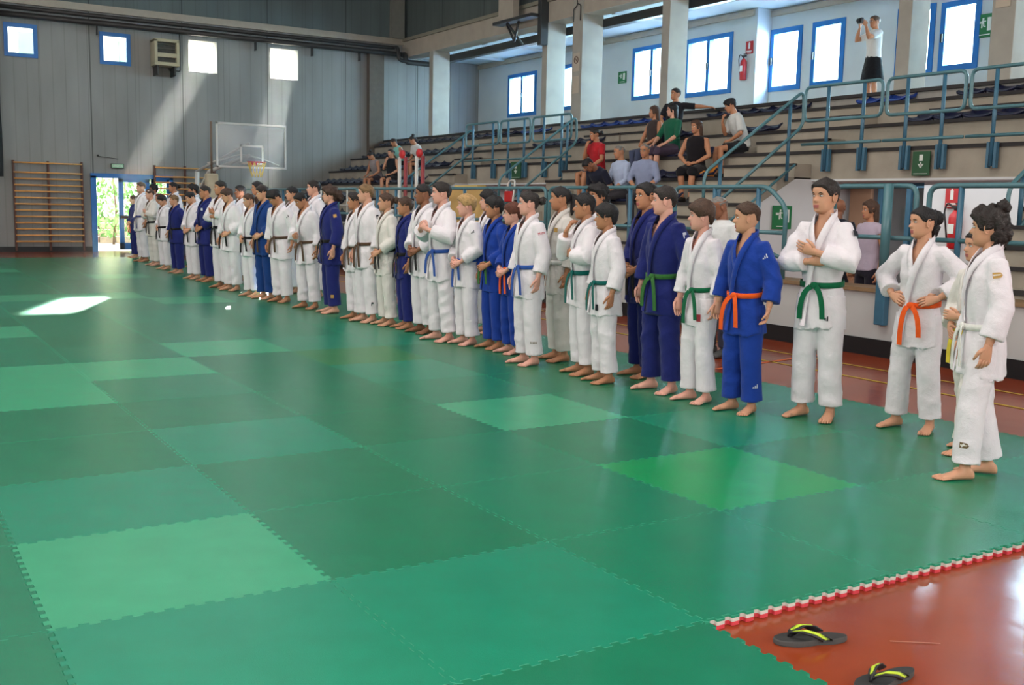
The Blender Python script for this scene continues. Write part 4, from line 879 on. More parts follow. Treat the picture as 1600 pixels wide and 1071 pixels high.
def person(name, label, x, y, z=0, H=1.7, head=0, arms=('down', 'down'), hair=('short', 'dark'), skin='light', gi=None, belt=None, gpants=None, lean=0, hy=0, hp=0, girth=1, sit=None, stance=.1, toe=.25, step_=0,
           top=None, bottom=None, shoes=None, far=False, group=None, headsc=1, vneck=True, patch=None, cat='person', extras=None, seed=None, bun=None, bareleg=False, knees=.1, sleeve=.9, glasses=False, crossed=False, feet_fwd=.0):
    seed = seed if seed is not None else int(abs(x*977+y*1013))*7+3
    s = H/1.7; root = thing(name, label, cat, (x, y, z), head, group); root.scale = (s, s, s)
    dz = 0 if sit is None else (sit/s-.80); g = girth
    hipz = .92
    def bend(p):
        p = Vector(p); t = min(1, max(0, (p.z-hipz)/.22)); t = t*t*(3-2*t); a = lean*t; dxz = Vector((p.x, 0, p.z-hipz)); c_, s_ = math.cos(a), math.sin(a)
        return Vector((dxz.x*c_+dxz.z*s_, p.y, hipz+dxz.z*c_-dxz.x*s_+dz))
    def ts(tab, grow=1):
        out = []
        for z_, cx, rx, ry in tab:
            r_ = ring(z_, cx, rx*g*grow, ry*g*grow); n = len(r_); fl = max(0, (.95-z_)/.3) if tab is JAC else 0
            if fl: r_ = [Vector((q.x*(1+fl*.09*math.sin(4*2*PI*k/n+seed)), q.y*(1+fl*.06*math.sin(5*2*PI*k/n+seed*2)), q.z+fl*(.016*math.sin(2*2*PI*k/n+seed)+.012*math.sin(7*2*PI*k/n)))) for k, q in enumerate(r_)]
            out.append([bend(q) for q in r_])
        return out
    vox = .017 if far else .0115
    # joints
    J = []
    for sg, a in ((1, arms[0]), (-1, arms[1])):
        el, wr, hd, pn, cu = ARMS[a]; m = lambda v, k=1: Vector((v[0], v[1]*sg, v[2]))
        sh = Vector((0, sg*.16*g, 1.372)); w2 = (g-1)*.12
        el = m(el)+Vector((0, sg*w2, 0)); wr_ = m(wr)+Vector((w2*.3, sg*w2*(.8 if wr[1] > .15 else .2), 0))
        # keep arm lengths human
        el = sh+(el-sh).normalized()*.285
        dw = wr_-el; wr_ = el+dw.normalized()*min(max(dw.length, .235), .262)
        J.append(dict(sh=bend(sh), el=bend(el), wr=bend(wr_), hd=(bend(wr_+m(hd)*.1)-bend(wr_)), pn=(bend(wr_+m(pn)*.1)-bend(wr_)), cu=cu, sg=sg))
    Lg = []
    for sg in (1, -1):
        if sit is None:
            hip = Vector((0, sg*.085*g, .88)); an = Vector((step_*sg-.02, sg*stance, .085)); kn = lerp(hip, an, .52)+Vector((.025, sg*.006, 0)); fd = Vector((math.cos(toe), sg*math.sin(toe), 0))
        else:
            hip = Vector((.0, sg*.085*g, .87+dz)); kn = Vector((.42, sg*knees, max(.47, .80+dz+.03))); an = Vector((.40+feet_fwd+.03*sg*(seed % 3-1), sg*(knees*.8), .085)); fd = Vector((1, sg*.2, 0)).normalized()
            d_ = an-kn; an = kn+d_.normalized()*min(.43, d_.length)
            an.z = .085
        Lg.append((hip, kn, an, fd, sg))
    # --- body: one continuous skin
    b = MB(); b.rings([r for r in ts(TOR)])
    for j in J:
        b.tube([lerp(j['sh'], (0, 0, j['sh'].z), .25), j['sh'], lerp(j['sh'], j['el'], .35), lerp(j['sh'], j['el'], .75), j['el'], lerp(j['el'], j['wr'], .3), lerp(j['el'], j['wr'], .75), j['wr']], [k*(.6+.4*g) for k in ((.05, .056, .05, .043, .041, .042, .031, .026) if not gi else (.035, .045, .045, .043, .041, .042, .031, .026))], 12)
    for hip, kn, an, fd, sg in Lg:
        b.tube([hip, lerp(hip, kn, .3), lerp(hip, kn, .7), kn, lerp(kn, an, .3), lerp(kn, an, .7), an, an-Vector((0, 0, .05))], [k*(.5+.5*g) for k in (.085, .083, .065, .053, .056, .042, .036, .034)], 14)
        ax = an-Vector((0, 0, .085)); sdv = Vector((-fd.y, fd.x, 0)); rg = []
        for u, w_, h_, zc in ((-.062, .02, .022, .028), (-.05, .03, .034, .034), (-.01, .033, .05, .048), (.05, .037, .034, .036), (.1, .043, .024, .024), (.14, .044, .018, .018), (.165, .036, .014, .014)):
            rg.append([ax+fd*u+sdv*(w_*math.cos(t))+Vector((0, 0, zc+min(h_, 1)*math.sin(t)*(1 if math.sin(t) > 0 else zc/h_))) for t in [2*PI*k/14 for k in range(14)]])
        b.rings(rg)
    me, co = remesh(b, vox*.95, 'body', 2)
    # open mesh + fine head, hands, toes joined in the same object
    b2 = MB()
    hpv = bend((0.0, 0, 1.49)); hq = Euler((0, lean*.85+hp, 0)).to_matrix().to_4x4(); X4 = Matrix.Translation(hpv) @ Matrix.Rotation(hy, 4, 'Z') @ hq @ Matrix.Translation(Vector((.022, 0, .093*headsc))) @ Matrix.Scale(headsc, 4)
    add_head(b2, X4, {}, far)
    for j in J: hand(b2, j['wr'], j['hd'], j['pn'], 1 if j['sg'] > 0 else 1, j['cu']) if j['sg'] < 0 else hand(b2, j['wr'], j['hd'], j['pn'], -1, j['cu'])
    if not shoes:
        for hip, kn, an, fd, sg in Lg:
            ax = an-Vector((0, 0, .085)); sdv = Vector((-fd.y, fd.x, 0))*sg
            for off, L, r in ((-.03, .192, .0135), (-.011, .19, .0095), (.006, .184, .009), (.021, .174, .0085), (.034, .162, .008)):
                b2.tube([ax+fd*(L-.05)+sdv*off+Vector((0, 0, r+.008)), ax+fd*(L-.018)+sdv*off+Vector((0, 0, r+.004)), ax+fd*L+sdv*off+Vector((0, 0, r+.0005))], [r, r, r*.8], 7); b2.ball(ax+fd*L+sdv*off+Vector((0, 0, r+.0005)), (r*.85), 5)
    n0 = len(me.vertices); fv = [tuple(v) for v in co]; ff = [tuple(q.vertices) for q in me.polygons]; bpy.data.meshes.remove(me)
    full = MB(); full.v = fv+b2.v; full.f = ff+[tuple(n0+i for i in q) for q in b2.f]; full.m = [0]*len(ff)+b2.m; full.sm = [True]*(len(ff)+len(b2.f))
    hc = HAIR.get(hair[1], HAIR['dark'])
    full.build('body', [SKIN[skin], LIP, EYEW, IRIS, hc], root)
    # --- hair
    if hair[0] != 'bald':
        hm = hair_mesh(hair[0], X4, far, seed)
        if hair[0] in ('pulled',) or bun:
            if bun == 'top': lump(hm, X4, (-.07, 0, .128), (.04, .044, .038), seed, .16, 14, 7); lump(hm, X4, (-.09, 0, -.01), (.045, .05, .065), seed+1, .16, 14, 8)
            elif bun == 'back': lump(hm, X4, (-.125, 0, .03), (.042, .044, .04), seed, .12)
            elif bun == 'low': lump(hm, X4, (-.105, 0, .04), (.05, .052, .055), seed, .14); lump(hm, X4, (-.09, 0, -.04), (.035, .045, .06), seed+2, .12)
            elif bun == 'pony': hm.tube([X4 @ Vector(q) for q in ((-.09, 0, .04), (-.125, 0, .03), (-.13, 0, -.03), (-.115, .01, -.1), (-.11, .015, -.15))], [.02, .032, .034, .024, .008], 10)
            elif bun == 'puff': lump(hm, X4, (-.11, 0, -.01), (.07, .075, .075), seed, .2, 14, 8)
        if hair[0] == 'long':
            hm.rings([[X4 @ Vector((cx+rx*math.cos(t), ry*math.sin(t), z_+.006*math.sin(5*t))) for t in [2*PI*k/22 for k in range(22)]] for z_, cx, rx, ry in ((.04, -.05, .055, .078), (-.02, -.055, .055, .085), (-.08, -.06, .05, .088), (-.14, -.065, .042, .085), (-.19, -.07, .03, .07), (-.21, -.07, .012, .04))])
        if hair[0] == 'curly' and bun != 'puff' and bun != 'none': lump(hm, X4, (-.06, 0, -.04), (.06, .085, .075), seed+5, .16, 14, 8)
        hm.build('hair', hc, root)
    elif hair[1] == 'grey':
        hm = hair_mesh('fade', X4, far, seed); nv = []
        iv = X4.inverted()
        for v in hm.v:
            q = iv @ Vector(v)
            if q.z > .055 or (q.x > .02 and q.z > .03): q = q*.9
            nv.append(tuple(X4 @ q))
        hm.v = nv; hm.build('hair', HAIR['grey'], root)
    if glasses:
        q = MB()
        for s_ in (1, -1): q.tube([X4 @ Vector((.094-.006*abs(math.cos(a)), s_*.032+.018*math.cos(a), .006+.014*math.sin(a))) for a in [2*PI*k/12 for k in range(12)]], .0016, 5, closed=True); q.tube([X4 @ Vector((.088, s_*.05, .01)), X4 @ Vector((0, s_*.078, .012))], .0016, 5)
        q.build('glasses', dark_metal, root)
    # --- clothes
    if gi:
        gm = GI[gi]; b = MB(); b.rings(ts(JAC, 1.0))
        for j in J:
            cuff = lerp(j['el'], j['wr'], .8); k = .55+.45*g
            b.tube([lerp(j['sh'], bend((0, 0, 1.34)), .35), j['sh'], lerp(j['sh'], j['el'], .4), lerp(j['sh'], j['el'], .8), j['el'], lerp(j['el'], j['wr'], .35), cuff], [q*k for q in (.062, .072, .08, .082, .082, .082, .08)], 14)
        me, co = remesh(b, vox, 'jacket', 2, fold_fn(seed, .0056, 'jacket'))
        # leave the chest open between the lapels
        me.materials.append(gm)
        if vneck:
            bm = bmesh.new(); bm.from_mesh(me); kill = []
            ca, sa = math.cos(lean), math.sin(lean)
            for v in bm.verts:
                q = v.co; zz = q.z-dz-hipz; xx = q.x; ux, uz = xx*ca-zz*sa, hipz+zz*ca+xx*sa
                if ux > .03 and uz > 1.25 and abs(q.y) < (uz-1.25)*.33 and uz < 1.6: kill.append(v)
            bmesh.ops.delete(bm, geom=kill, context='VERTS'); bm.to_mesh(me); bm.free()
        o = bpy.data.objects.new('jacket', me); C.objects.link(o); o.parent = root
        zt = [r[0] for r in JAC]
        def surf(yy, zz, off=.008):
            rx = np.interp(zz, zt, [r[2] for r in JAC])*g; ry = np.interp(zz, zt, [r[3] for r in JAC])*g; cx = np.interp(zz, zt, [r[1] for r in JAC])
            q = max(0, 1-abs(yy/ry)**2.2)**.5; return bend((cx+rx*q+off, yy, zz))
        lp = MB()
        for sg, off, end in ((-1, .006, 1.19), (1, .011, .67)):
            P = [bend((-.085*g, 0, 1.487)), bend((-.062*g, .055*g*sg, 1.487)), bend((-.012, .08*g*sg, 1.47)), bend((.035, .08*g*sg, 1.445))]; Wd = [.02, .022, .022, .022]
            for yy, zz in ((.07, 1.39), (.052, 1.33), (.03, 1.27), (.005, 1.2), (-.022, 1.12), (-.045, 1.04), (-.055, .985), (-.06, .9), (-.068, .8), (-.075, .68)):
                if zz >= end-.01: P.append(surf(yy*sg*g, zz, off)); Wd.append(.024)
            cen = bend((0, 0, 1.2)); vs = []
            for i, q in enumerate(P):
                t_ = (P[min(i+1, len(P)-1)]-P[max(i-1, 0)]).normalized(); nr = Vector((q.x, q.y*.6, 0)) if i > 2 else Vector((q.x, q.y, 0)); nr = (nr-t_*nr.dot(t_)).normalized(); sd = t_.cross(nr)
                for u, v in ((1, 0), (1, .007), (0, .011), (-1, .007), (-1, 0)): vs.append(q+sd*Wd[i]*u+nr*v)
            fs = [(5*i+k, 5*i+(k+1) % 5, 5*i+5+(k+1) % 5, 5*i+5+k) for i in range(len(P)-1) for k in range(5)]+[(0, 1, 2, 3, 4), tuple(5*(len(P)-1)+k for k in (4, 3, 2, 1, 0))]
            lp.add(vs, fs, 0, True)
        lp.build('collar_band', gm, root)
        # trousers
        pm = GI[gpants or gi]; b = MB(); b.rings([ [bend(q) if q.z > .92 else q+Vector((0, 0, dz)) for q in ring(z_, 0, rx*g, ry*g)] for z_, rx, ry in ((.68, .1, .15), (.8, .118, .168), (.92, .12, .165), (1.0, .11, .15))]) if sit is None else b.rings([[q+Vector((.03, 0, dz)) for q in ring(z_, 0, rx*g, ry*g)] for z_, rx, ry in ((.8, .12, .17), (.92, .12, .165), (1.0, .11, .15))])
        for hip, kn, an, fd, sg in Lg:
            k = .6+.4*g; lo = Vector((an.x, an.y, .105)) if sit is None else an+Vector((0, 0, .02))
            b.tube([hip+Vector((0, 0, .02)), lerp(hip, kn, .35), lerp(hip, kn, .75), kn, lerp(kn, lo, .4), lerp(kn, lo, .8), lo], [q*k for q in (.108, .11, .1, .093, .091, .093, .098)], 16)
        me, co = remesh(b, vox, 'trousers', 2, fold_fn(seed+9, .006, 'trousers')); me.materials.append(pm); o = bpy.data.objects.new('trousers', me); C.objects.link(o); o.parent = root
        if belt:
            bt = MB(); bz = .982; n = 40; rx = .124*g+.009; ry = .168*g+.009; vs = []
            for i in range(n):
                t_ = 2*PI*i/n
                for dr, dh in ((0, -.021), (.005, -.02), (.005, .02), (0, .021)):
                    vs.append(bend(((rx+dr)*math.copysign(abs(math.cos(t_))**.9, math.cos(t_)), (ry+dr)*math.copysign(abs(math.sin(t_))**.9, math.sin(t_)), bz+dh-.012*math.cos(t_))))
            bt.add(vs, [(4*i+k, 4*i+(k+1) % 4, 4*((i+1) % n)+(k+1) % 4, 4*((i+1) % n)+k) for i in range(n) for k in range(4)], 0, True)
            rgk = random.Random(seed); kc = Vector((rx+.012, rgk.uniform(-.02, .02), bz-.012)); bt.ball(bend(kc), (.018, .034, .026), 8)
            tl = (rgk.uniform(.2, .27), rgk.uniform(.22, .3))
            for q, sg in zip(tl, (1, -1)):
                sp = rgk.uniform(.3, .9); P = []; 
                for i in range(6):
                    u = i/5; P.append(bend((kc.x+.012+.018*math.sin(u*2.4), kc.y+sg*(.02+sp*.09*math.sin(u*1.6)), kc.z-q*u*(.25+.75*u)-.01)))
                vs = []
                for i, c_ in enumerate(P):
                    t_ = (P[min(i+1, 5)]-P[max(i-1, 0)]).normalized(); sd = t_.cross(Vector((1, 0, 0))).normalized()*.019
                    for a_, b_ in ((1, 0), (-1, 0), (-1, .006), (1, .006)): vs.append(c_+sd*a_+Vector((b_, 0, 0)))
                bt.add(vs, [(4*i+k, 4*i+(k+1) % 4, 4*i+4+(k+1) % 4, 4*i+4+k) for i in range(5) for k in range(4)]+[(3, 2, 1, 0), (20, 21, 22, 23)], 0, False)
            o = bt.build('belt', BELT[belt], root); o['label'] = belt+' belt'
        if patch:
            for kind, pcol, where in patch:
                q = MB(); j = J[0]
                if where == 'arm':     # on the left upper sleeve
                    ax_ = (j['el']-j['sh']).normalized(); c_ = lerp(j['sh'], j['el'], .3); out = Vector((.35, 1, 0)); out = (out-ax_*out.dot(ax_)).normalized(); pos = c_+out*(.0875*(.55+.45*g)+.004); up_ = -ax_
                elif where == 'armf': ax_ = (j['el']-j['sh']).normalized(); c_ = lerp(j['sh'], j['el'], .32); out = Vector((.9, .6, 0)); out = (out-ax_*out.dot(ax_)).normalized(); pos = c_+out*(.0875*(.55+.45*g)+.004); up_ = -ax_
                elif where == 'hem': pos = surf(.1, .74, .01); out = Vector((1, .3, 0)).normalized(); up_ = Vector((0, 0, 1))
                elif where == 'chest': pos = surf(.1, 1.29, .012); out = Vector((1, .5, 0)).normalized(); up_ = Vector((0, 0, 1))
                else:
                    hip, kn, an, fd, sg = Lg[0]; out = Vector((.5, .85, 0)).normalized(); pos = lerp(kn, an, .6)+out*(.088*(.6+.4*g)+.004); up_ = Vector((0, 0, 1))
                r_ = up_.cross(out).normalized(); up_ = out.cross(r_)
                def pt(u, v, h=.002): return pos+r_*u+up_*v+out*(h-(u*u)/.18)
                def poly(pts, h=.003): q.add([pt(u, v, h) for u, v in pts], [tuple(range(len(pts)))])
                if kind == 'tri':
                    for k in range(3): x0 = -.022+.016*k; hgt = .012+.011*k; poly([(x0, -.015), (x0+.011, -.015), (x0+.011, -.015+hgt), (x0+.004, -.015+hgt)])
                elif kind == 'arc':
                    poly([(-.028, -.02), (.018, -.02), (.03, -.004), (.018, .014), (-.028, .018)]); 
                elif kind == 'P': poly([(-.016, -.024), (-.007, -.022), (-.003, .024), (-.014, .022)]); poly([(-.004, .024), (.018, .02), (.014, .002), (-.005, 0)])
                elif kind == 'square': poly([(-.022, -.022), (.022, -.022), (.022, .022), (-.022, .022)])
                elif kind == 'script': 
                    for k in range(5): x0 = -.035+k*.014; poly([(x0, -.006), (x0+.009, -.008+.003*(k % 2)), (x0+.01, .006), (x0+.002, .008)])
                    poly([(-.035, -.014), (.035, -.012), (.035, -.009), (-.035, -.011)])
                elif kind == 'label': poly([(-.02, -.03), (.02, -.03), (.02, .03), (-.02, .03)])
                q.build('emblem', mat('emblem_'+pcol, dict(black=lin(30, 30, 40), gold=lin(180, 140, 70), red=lin(180, 60, 70), white=lin(200, 205, 220), blue=lin(50, 80, 150), brown=lin(110, 90, 60))[pcol], .7), root)
                if kind == 'arc':
                    q = MB(); poly([(-.024, -.004), (.014, -.004), (.022, .002), (-.024, .004)], .0045); q.build('emblem', mat('emblem_line', lin(220, 215, 205), .7), root)
    if top:
        col, sl = top; b = MB(); b.rings(ts(TEE, 1.02))
        if sl > 0:
            for j in J:
                if sl <= 1: P = [lerp(j['sh'], bend((0, 0, 1.34)), .3), j['sh'], lerp(j['sh'], j['el'], sl*.5), lerp(j['sh'], j['el'], sl)]; Rr = (.062, .07, .066, .064)
                else: P = [lerp(j['sh'], bend((0, 0, 1.34)), .3), j['sh'], lerp(j['sh'], j['el'], .5), j['el'], lerp(j['el'], j['wr'], .5*(sl-1)), lerp(j['el'], j['wr'], sl-1)]; Rr = (.062, .068, .06, .055, .05, .044)
                b.tube(P, [q*(.6+.4*g) for q in Rr], 12)
        else: b.v = [tuple(v) for v in b.v]
        me, co = remesh(b, vox, 'top', 2, fold_fn(seed+4, .0025, 'jacket')); me.materials.append(fabric('cloth_%d_%d_%d' % tuple(col), lin(*col)))
        o = bpy.data.objects.new('shirt', me); C.objects.link(o); o.parent = root
    if bottom:
        kind, col = bottom; b = MB()
        if kind == 'skirt' and sit is None:
            b.rings([ring(z_, 0, rx*g, ry*g) for z_, rx, ry in ((.5, .19, .26), (.6, .18, .24), (.75, .16, .21), (.88, .135, .185), (1.0, .112, .155), (1.04, .108, .15))])
        else:
            b.rings([[q+Vector((.02 if sit is not None else 0, 0, dz)) for q in ring(z_, 0, rx*g, ry*g)] for z_, rx, ry in ((.8, .115, .17), (.92, .118, .168), (1.0, .108, .155))])
            fr = dict(trousers=2, shorts=.75, skirt=1.15, long=1.9)[kind]
            for hip, kn, an, fd, sg in Lg:
                w_ = 1.25 if kind == 'skirt' else 1
                if fr <= 1: P = [hip, lerp(hip, kn, fr*.5), lerp(hip, kn, fr)]; Rr = (.1, .095, .088)
                else: P = [hip, lerp(hip, kn, .5), kn, lerp(kn, an, (fr-1)*.5), lerp(kn, an, (fr-1)*.95)]; Rr = (.1, .09, .075, .068, .062)
                b.tube(P, [q*w_*(.55+.45*g) for q in Rr], 14)
        me, co = remesh(b, vox, kind, 2, fold_fn(seed+6, .003, 'trousers')); me.materials.append(fabric('cloth_%d_%d_%d' % tuple(col), lin(*col)))
        o = bpy.data.objects.new('skirt' if kind == 'skirt' else ('shorts' if kind == 'shorts' else 'trousers'), me); C.objects.link(o); o.parent = root
    if shoes:
        for hip, kn, an, fd, sg in Lg:
            q = MB(); ax = Vector((an.x, an.y, 0)); sdv = Vector((-fd.y, fd.x, 0)); rg = []
            for u, w_, h_ in ((-.075, .02, .03), (-.065, .036, .05), (-.01, .041, .06), (.06, .045, .045), (.13, .05, .034), (.18, .042, .026), (.2, .02, .015)):
                rg.append([ax+fd*u+sdv*(w_*math.cos(t))+Vector((0, 0, h_+h_*math.sin(t)*.98)) for t in [2*PI*k/14 for k in range(14)]])
            q.rings(rg); q.build('shoe', mat('shoe_%d_%d_%d' % tuple(shoes), lin(*shoes), .5), root)
    root['_m'] = 0; del root['_m']
    return root, J, X4
# ---- the cast: every person once, placed where they stand or sit
person('judoka', 'girl in white judogi with curly hair in a top bun, rightmost of the line', 4.74, -0.16, 0.00, H=1.473, head=2.47, hy=-0.45, cat='person', group='judo athletes lined up on the mats', hair=('curly','dark'), bun='top', gi='white', belt='white', skin='light', step_=.1, patch=[('arc','gold','arm'),('arc','brown','leg')], girth=.86, headsc=1.06)
person('judoka', 'judoka in unbleached gi half hidden behind the rightmost girl, yellow belt', 5.28, 0.27, 0.00, H=1.346, head=2.87, hy=-0.17, cat='person', group='judo athletes lined up on the mats', arms=('front_high','front'), hair=('short','dark'), gi='offwhite', belt='yellow', skin='light', step_=.12, girth=.82, headsc=1.05)
person('judoka', 'girl in white judogi with orange belt and both hands on her hips', 5.51, 0.84, 0.00, H=1.485, head=3.30, hy=-0.59, cat='person', group='judo athletes lined up on the mats', arms=('akimbo','akimbo'), hair=('pulled','black'), bun='low', gi='white', belt='orange', skin='light', girth=.86, stance=.14, headsc=1.05)
person('judoka', 'young man in white judogi and green belt with folded arms', 5.20, 1.41, 0.00, H=1.656, head=3.42, hy=-0.28, cat='person', group='judo athletes lined up on the mats', arms=('fold_over','fold_under'), hair=('short','dark'), gi='white', belt='green', skin='light', stance=.11, patch=[('square','black','arm'),('tri','black','hem')], girth=.86, headsc=1.06)
person('judoka', 'boy in bright blue judogi with orange belt and cropped hair', 4.88, 1.82, 0.00, H=1.484, head=3.27, hy=-0.77, cat='person', group='judo athletes lined up on the mats', arms=('down2','down2'), hair=('fade','brown'), gi='blue', belt='orange', skin='light', patch=[('tri','white','armf'),('tri','white','leg')], girth=.88, headsc=1.08)
person('judoka', 'thin boy in white judogi with green belt beside the blue suit with orange belt', 4.86, 2.27, 0.00, H=1.489, head=3.18, hy=-0.70, cat='person', group='judo athletes lined up on the mats', hair=('mop','brown'), gi='white', belt='green', skin='pink', girth=.78, headsc=1.1, patch=[('label','red','hem')])
person('judoka', 'tall youth in dark blue judogi with olive green belt and white arm mark', 4.89, 2.74, 0.00, H=1.610, head=3.18, hy=-0.66, cat='person', group='judo athletes lined up on the mats', arms=('down2','down'), hair=('short','dark'), gi='darkblue', gpants='darkblue', belt='olive', skin='pink', patch=[('P','white','arm')], girth=.92, headsc=1.04, stance=.13)
person('judoka', 'youth in dark blue judogi partly hidden behind the tall one with olive belt', 5.22, 3.38, 0.00, H=1.654, head=2.98, hy=0.03, cat='person', group='judo athletes lined up on the mats', arms=('front','front'), hair=('short','black'), gi='darkblue', belt='black', skin='tan', girth=.88, headsc=1.04)
person('judoka', 'stocky boy in white judogi with teal green belt and dark fringe', 4.73, 3.28, 0.00, H=1.457, head=2.92, hy=-0.45, cat='person', group='judo athletes lined up on the mats', hair=('mop','black'), gi='white', belt='teal', skin='tan', girth=.9, headsc=1.08, patch=[('label','black','hem')])
person('judoka', 'youth in white judogi with a hand at the mouth and green belt', 4.82, 3.71, 0.00, H=1.547, head=2.94, hy=-0.45, cat='person', group='judo athletes lined up on the mats', arms=('fold_under','mouth'), hair=('short','black'), gi='white', belt='teal', skin='tan', girth=.86, headsc=1.05)
person('judoka', 'judoka with big dark hair mostly hidden behind the boy with the hand at his mouth', 5.60, 4.58, 0.00, H=1.662, head=3.03, hy=-0.00, cat='person', group='judo athletes lined up on the mats', hair=('curly','black'), gi='white', belt='white', skin='tan', girth=.85, far=True)
person('judoka', 'tall girl in white judogi with black ponytail and pink hair tie', 5.08, 4.46, 0.00, H=1.622, head=2.96, hy=-0.42, cat='person', group='judo athletes lined up on the mats', hair=('pulled','black'), bun='pony', gi='offwhite', belt='white', skin='tan', girth=.84, headsc=1.04, patch=[('square','gold','chest')])
person('judoka', 'woman in white judogi with hair bun, blue belt and red arm lettering', 4.68, 4.38, 0.00, H=1.565, head=3.13, hy=-0.52, cat='person', group='judo athletes lined up on the mats', hair=('pulled','dark'), bun='back', gi='white', belt='blue', skin='pink', girth=.88, headsc=1.05, patch=[('script','red','arm'),('script','brown','leg')])
person('judoka', 'auburn haired child in blue judogi with orange belt', 4.92, 5.04, 0.00, H=1.454, head=3.11, hy=-0.56, cat='person', group='judo athletes lined up on the mats', arms=('front','front'), hair=('bowl','auburn'), gi='blue', belt='orange', skin='pink', girth=.82, headsc=1.1)
person('judoka', 'boy in blue judogi with green belt and straight black hair', 4.94, 5.43, 0.00, H=1.515, head=3.16, hy=-0.42, cat='person', group='judo athletes lined up on the mats', arms=('front','down'), hair=('mop','black'), gi='blue', belt='olive', skin='tan', girth=.85, headsc=1.06)
person('judoka', 'pale boy in white judogi standing behind the two blue suited children', 5.55, 6.59, 0.00, H=1.595, head=3.13, hy=-0.45, cat='person', group='judo athletes lined up on the mats', hair=('mop','black'), gi='white', belt='white', skin='fair', girth=.84, headsc=1.06, far=True)
person('judoka', 'blond boy in white judogi with blue belt and joined hands', 4.83, 5.80, 0.00, H=1.530, head=3.19, hy=-0.52, cat='person', group='judo athletes lined up on the mats', arms=('front','front'), hair=('bowl','blond'), gi='white', belt='blue', skin='pink', girth=.86, headsc=1.08, patch=[('tri','black','armf')])
person('judoka', 'tall pale youth in white judogi with blue belt and hands raised at the chest', 4.73, 6.17, 0.00, H=1.666, head=3.21, hy=-0.42, cat='person', group='judo athletes lined up on the mats', arms=('clasp','clasp'), hair=('short','dark'), gi='white', belt='blue', skin='pink', girth=.92, headsc=1.04, stance=.13)
person('judoka', 'brown skinned man in white judogi half hidden behind the tall pale youth', 4.86, 6.84, 0.00, H=1.654, head=3.23, hy=-0.52, cat='person', group='judo athletes lined up on the mats', arms=('front','front'), hair=('fade','black'), gi='white', belt='black', skin='brown', girth=.92)
person('judoka', 'boy in dark blue judogi with black belt and short brown hair', 4.86, 7.30, 0.00, H=1.505, head=3.00, hy=-0.38, cat='person', group='judo athletes lined up on the mats', arms=('down','down'), hair=('short','brown'), gi='darkblue', belt='black', skin='tan', girth=.84, headsc=1.05)
person('judoka', 'girl in white judogi with black belt and yellow hair tie', 4.79, 7.67, 0.00, H=1.553, head=3.13, hy=-0.35, cat='person', group='judo athletes lined up on the mats', arms=('front','down'), hair=('pulled','brown'), bun='back', gi='offwhite', belt='black', skin='light', girth=.86, headsc=1.04)
person('judoka', 'light brown haired man in white judogi with brown belt and arm mark', 4.71, 8.07, 0.00, H=1.658, head=3.32, hy=-0.63, cat='person', group='judo athletes lined up on the mats', hair=('short','light'), gi='white', belt='brown', skin='fair', girth=.95, patch=[('P','black','arm'),('P','black','leg')], far=True)
person('judoka', 'judoka in white hidden behind the light haired man with the brown belt', 4.70, 8.38, 0.00, H=1.558, head=3.26, hy=-0.49, cat='person', group='judo athletes lined up on the mats', hair=('short','dark'), gi='white', belt='brown', skin='tan', girth=.9, far=True)
person('judoka', 'curly haired woman in dark blue judogi with black belt', 4.70, 9.19, 0.00, H=1.640, head=3.04, hy=-0.31, cat='person', group='judo athletes lined up on the mats', hair=('curly','curlbrown'), bun='puff', gi='darkblue', belt='black', skin='fair', girth=.95, patch=[('square','gold','arm'),('square','gold','leg')], far=True)
person('judoka', 'tall man in white judogi looking over from behind the curly woman', 5.35, 11.46, 0.00, H=1.755, head=3.19, hy=-0.31, cat='person', group='judo athletes lined up on the mats', hair=('short','dark'), gi='white', belt='black', skin='fair', far=True)
person('judoka', 'broad man in white judogi with brown belt bowing his head, left of the curly woman', 4.63, 9.84, 0.00, H=1.573, head=3.48, hy=-0.35, cat='person', group='judo athletes lined up on the mats', arms=('down','front_high'), hair=('short','black'), gi='white', belt='brown', skin='tan', lean=.1, hp=.35, girth=1.02, stance=.13, far=True)
person('judoka', 'judoka in white with black hair behind the two bowing men', 5.30, 12.26, 0.00, H=1.662, head=3.21, hy=-0.31, cat='person', group='judo athletes lined up on the mats', hair=('short','black'), gi='white', belt='white', skin='light', far=True)
person('judoka', 'dark haired man in white judogi with brown belt, head bowed beside the blue suit', 4.60, 10.82, 0.00, H=1.618, head=3.50, hy=-0.35, cat='person', group='judo athletes lined up on the mats', arms=('down2','down'), hair=('mop','black'), gi='white', belt='brown', skin='tan', lean=.08, hp=.5, patch=[('tri','black','armf')], far=True)
person('judoka', 'man in medium blue judogi with brown belt in the middle of the far group', 4.55, 11.37, 0.00, H=1.664, head=3.41, hy=-0.49, cat='person', group='judo athletes lined up on the mats', arms=('front','down2'), hair=('short','dark'), gi='midblue', belt='brown', skin='light', hp=.2, patch=[('tri','white','arm')], far=True)
person('judoka', 'judoka in white behind the man in medium blue judogi', 5.40, 14.26, 0.00, H=1.761, head=3.24, hy=-0.31, cat='person', group='judo athletes lined up on the mats', hair=('short','black'), gi='white', belt='black', skin='tan', far=True)
person('judoka', 'girl in white judogi with dark ponytail and black belt, far group', 4.49, 11.84, 0.00, H=1.542, head=3.43, hy=-0.45, cat='person', group='judo athletes lined up on the mats', arms=('down','front'), hair=('pulled','brown'), bun='pony', gi='white', belt='black', skin='light', girth=.9, hp=.15, far=True)
person('judoka', 'judoka in white behind the girl with the dark ponytail', 5.30, 14.92, 0.00, H=1.696, head=3.26, hy=-0.31, cat='person', group='judo athletes lined up on the mats', hair=('short','black'), gi='white', belt='black', skin='brown', far=True)
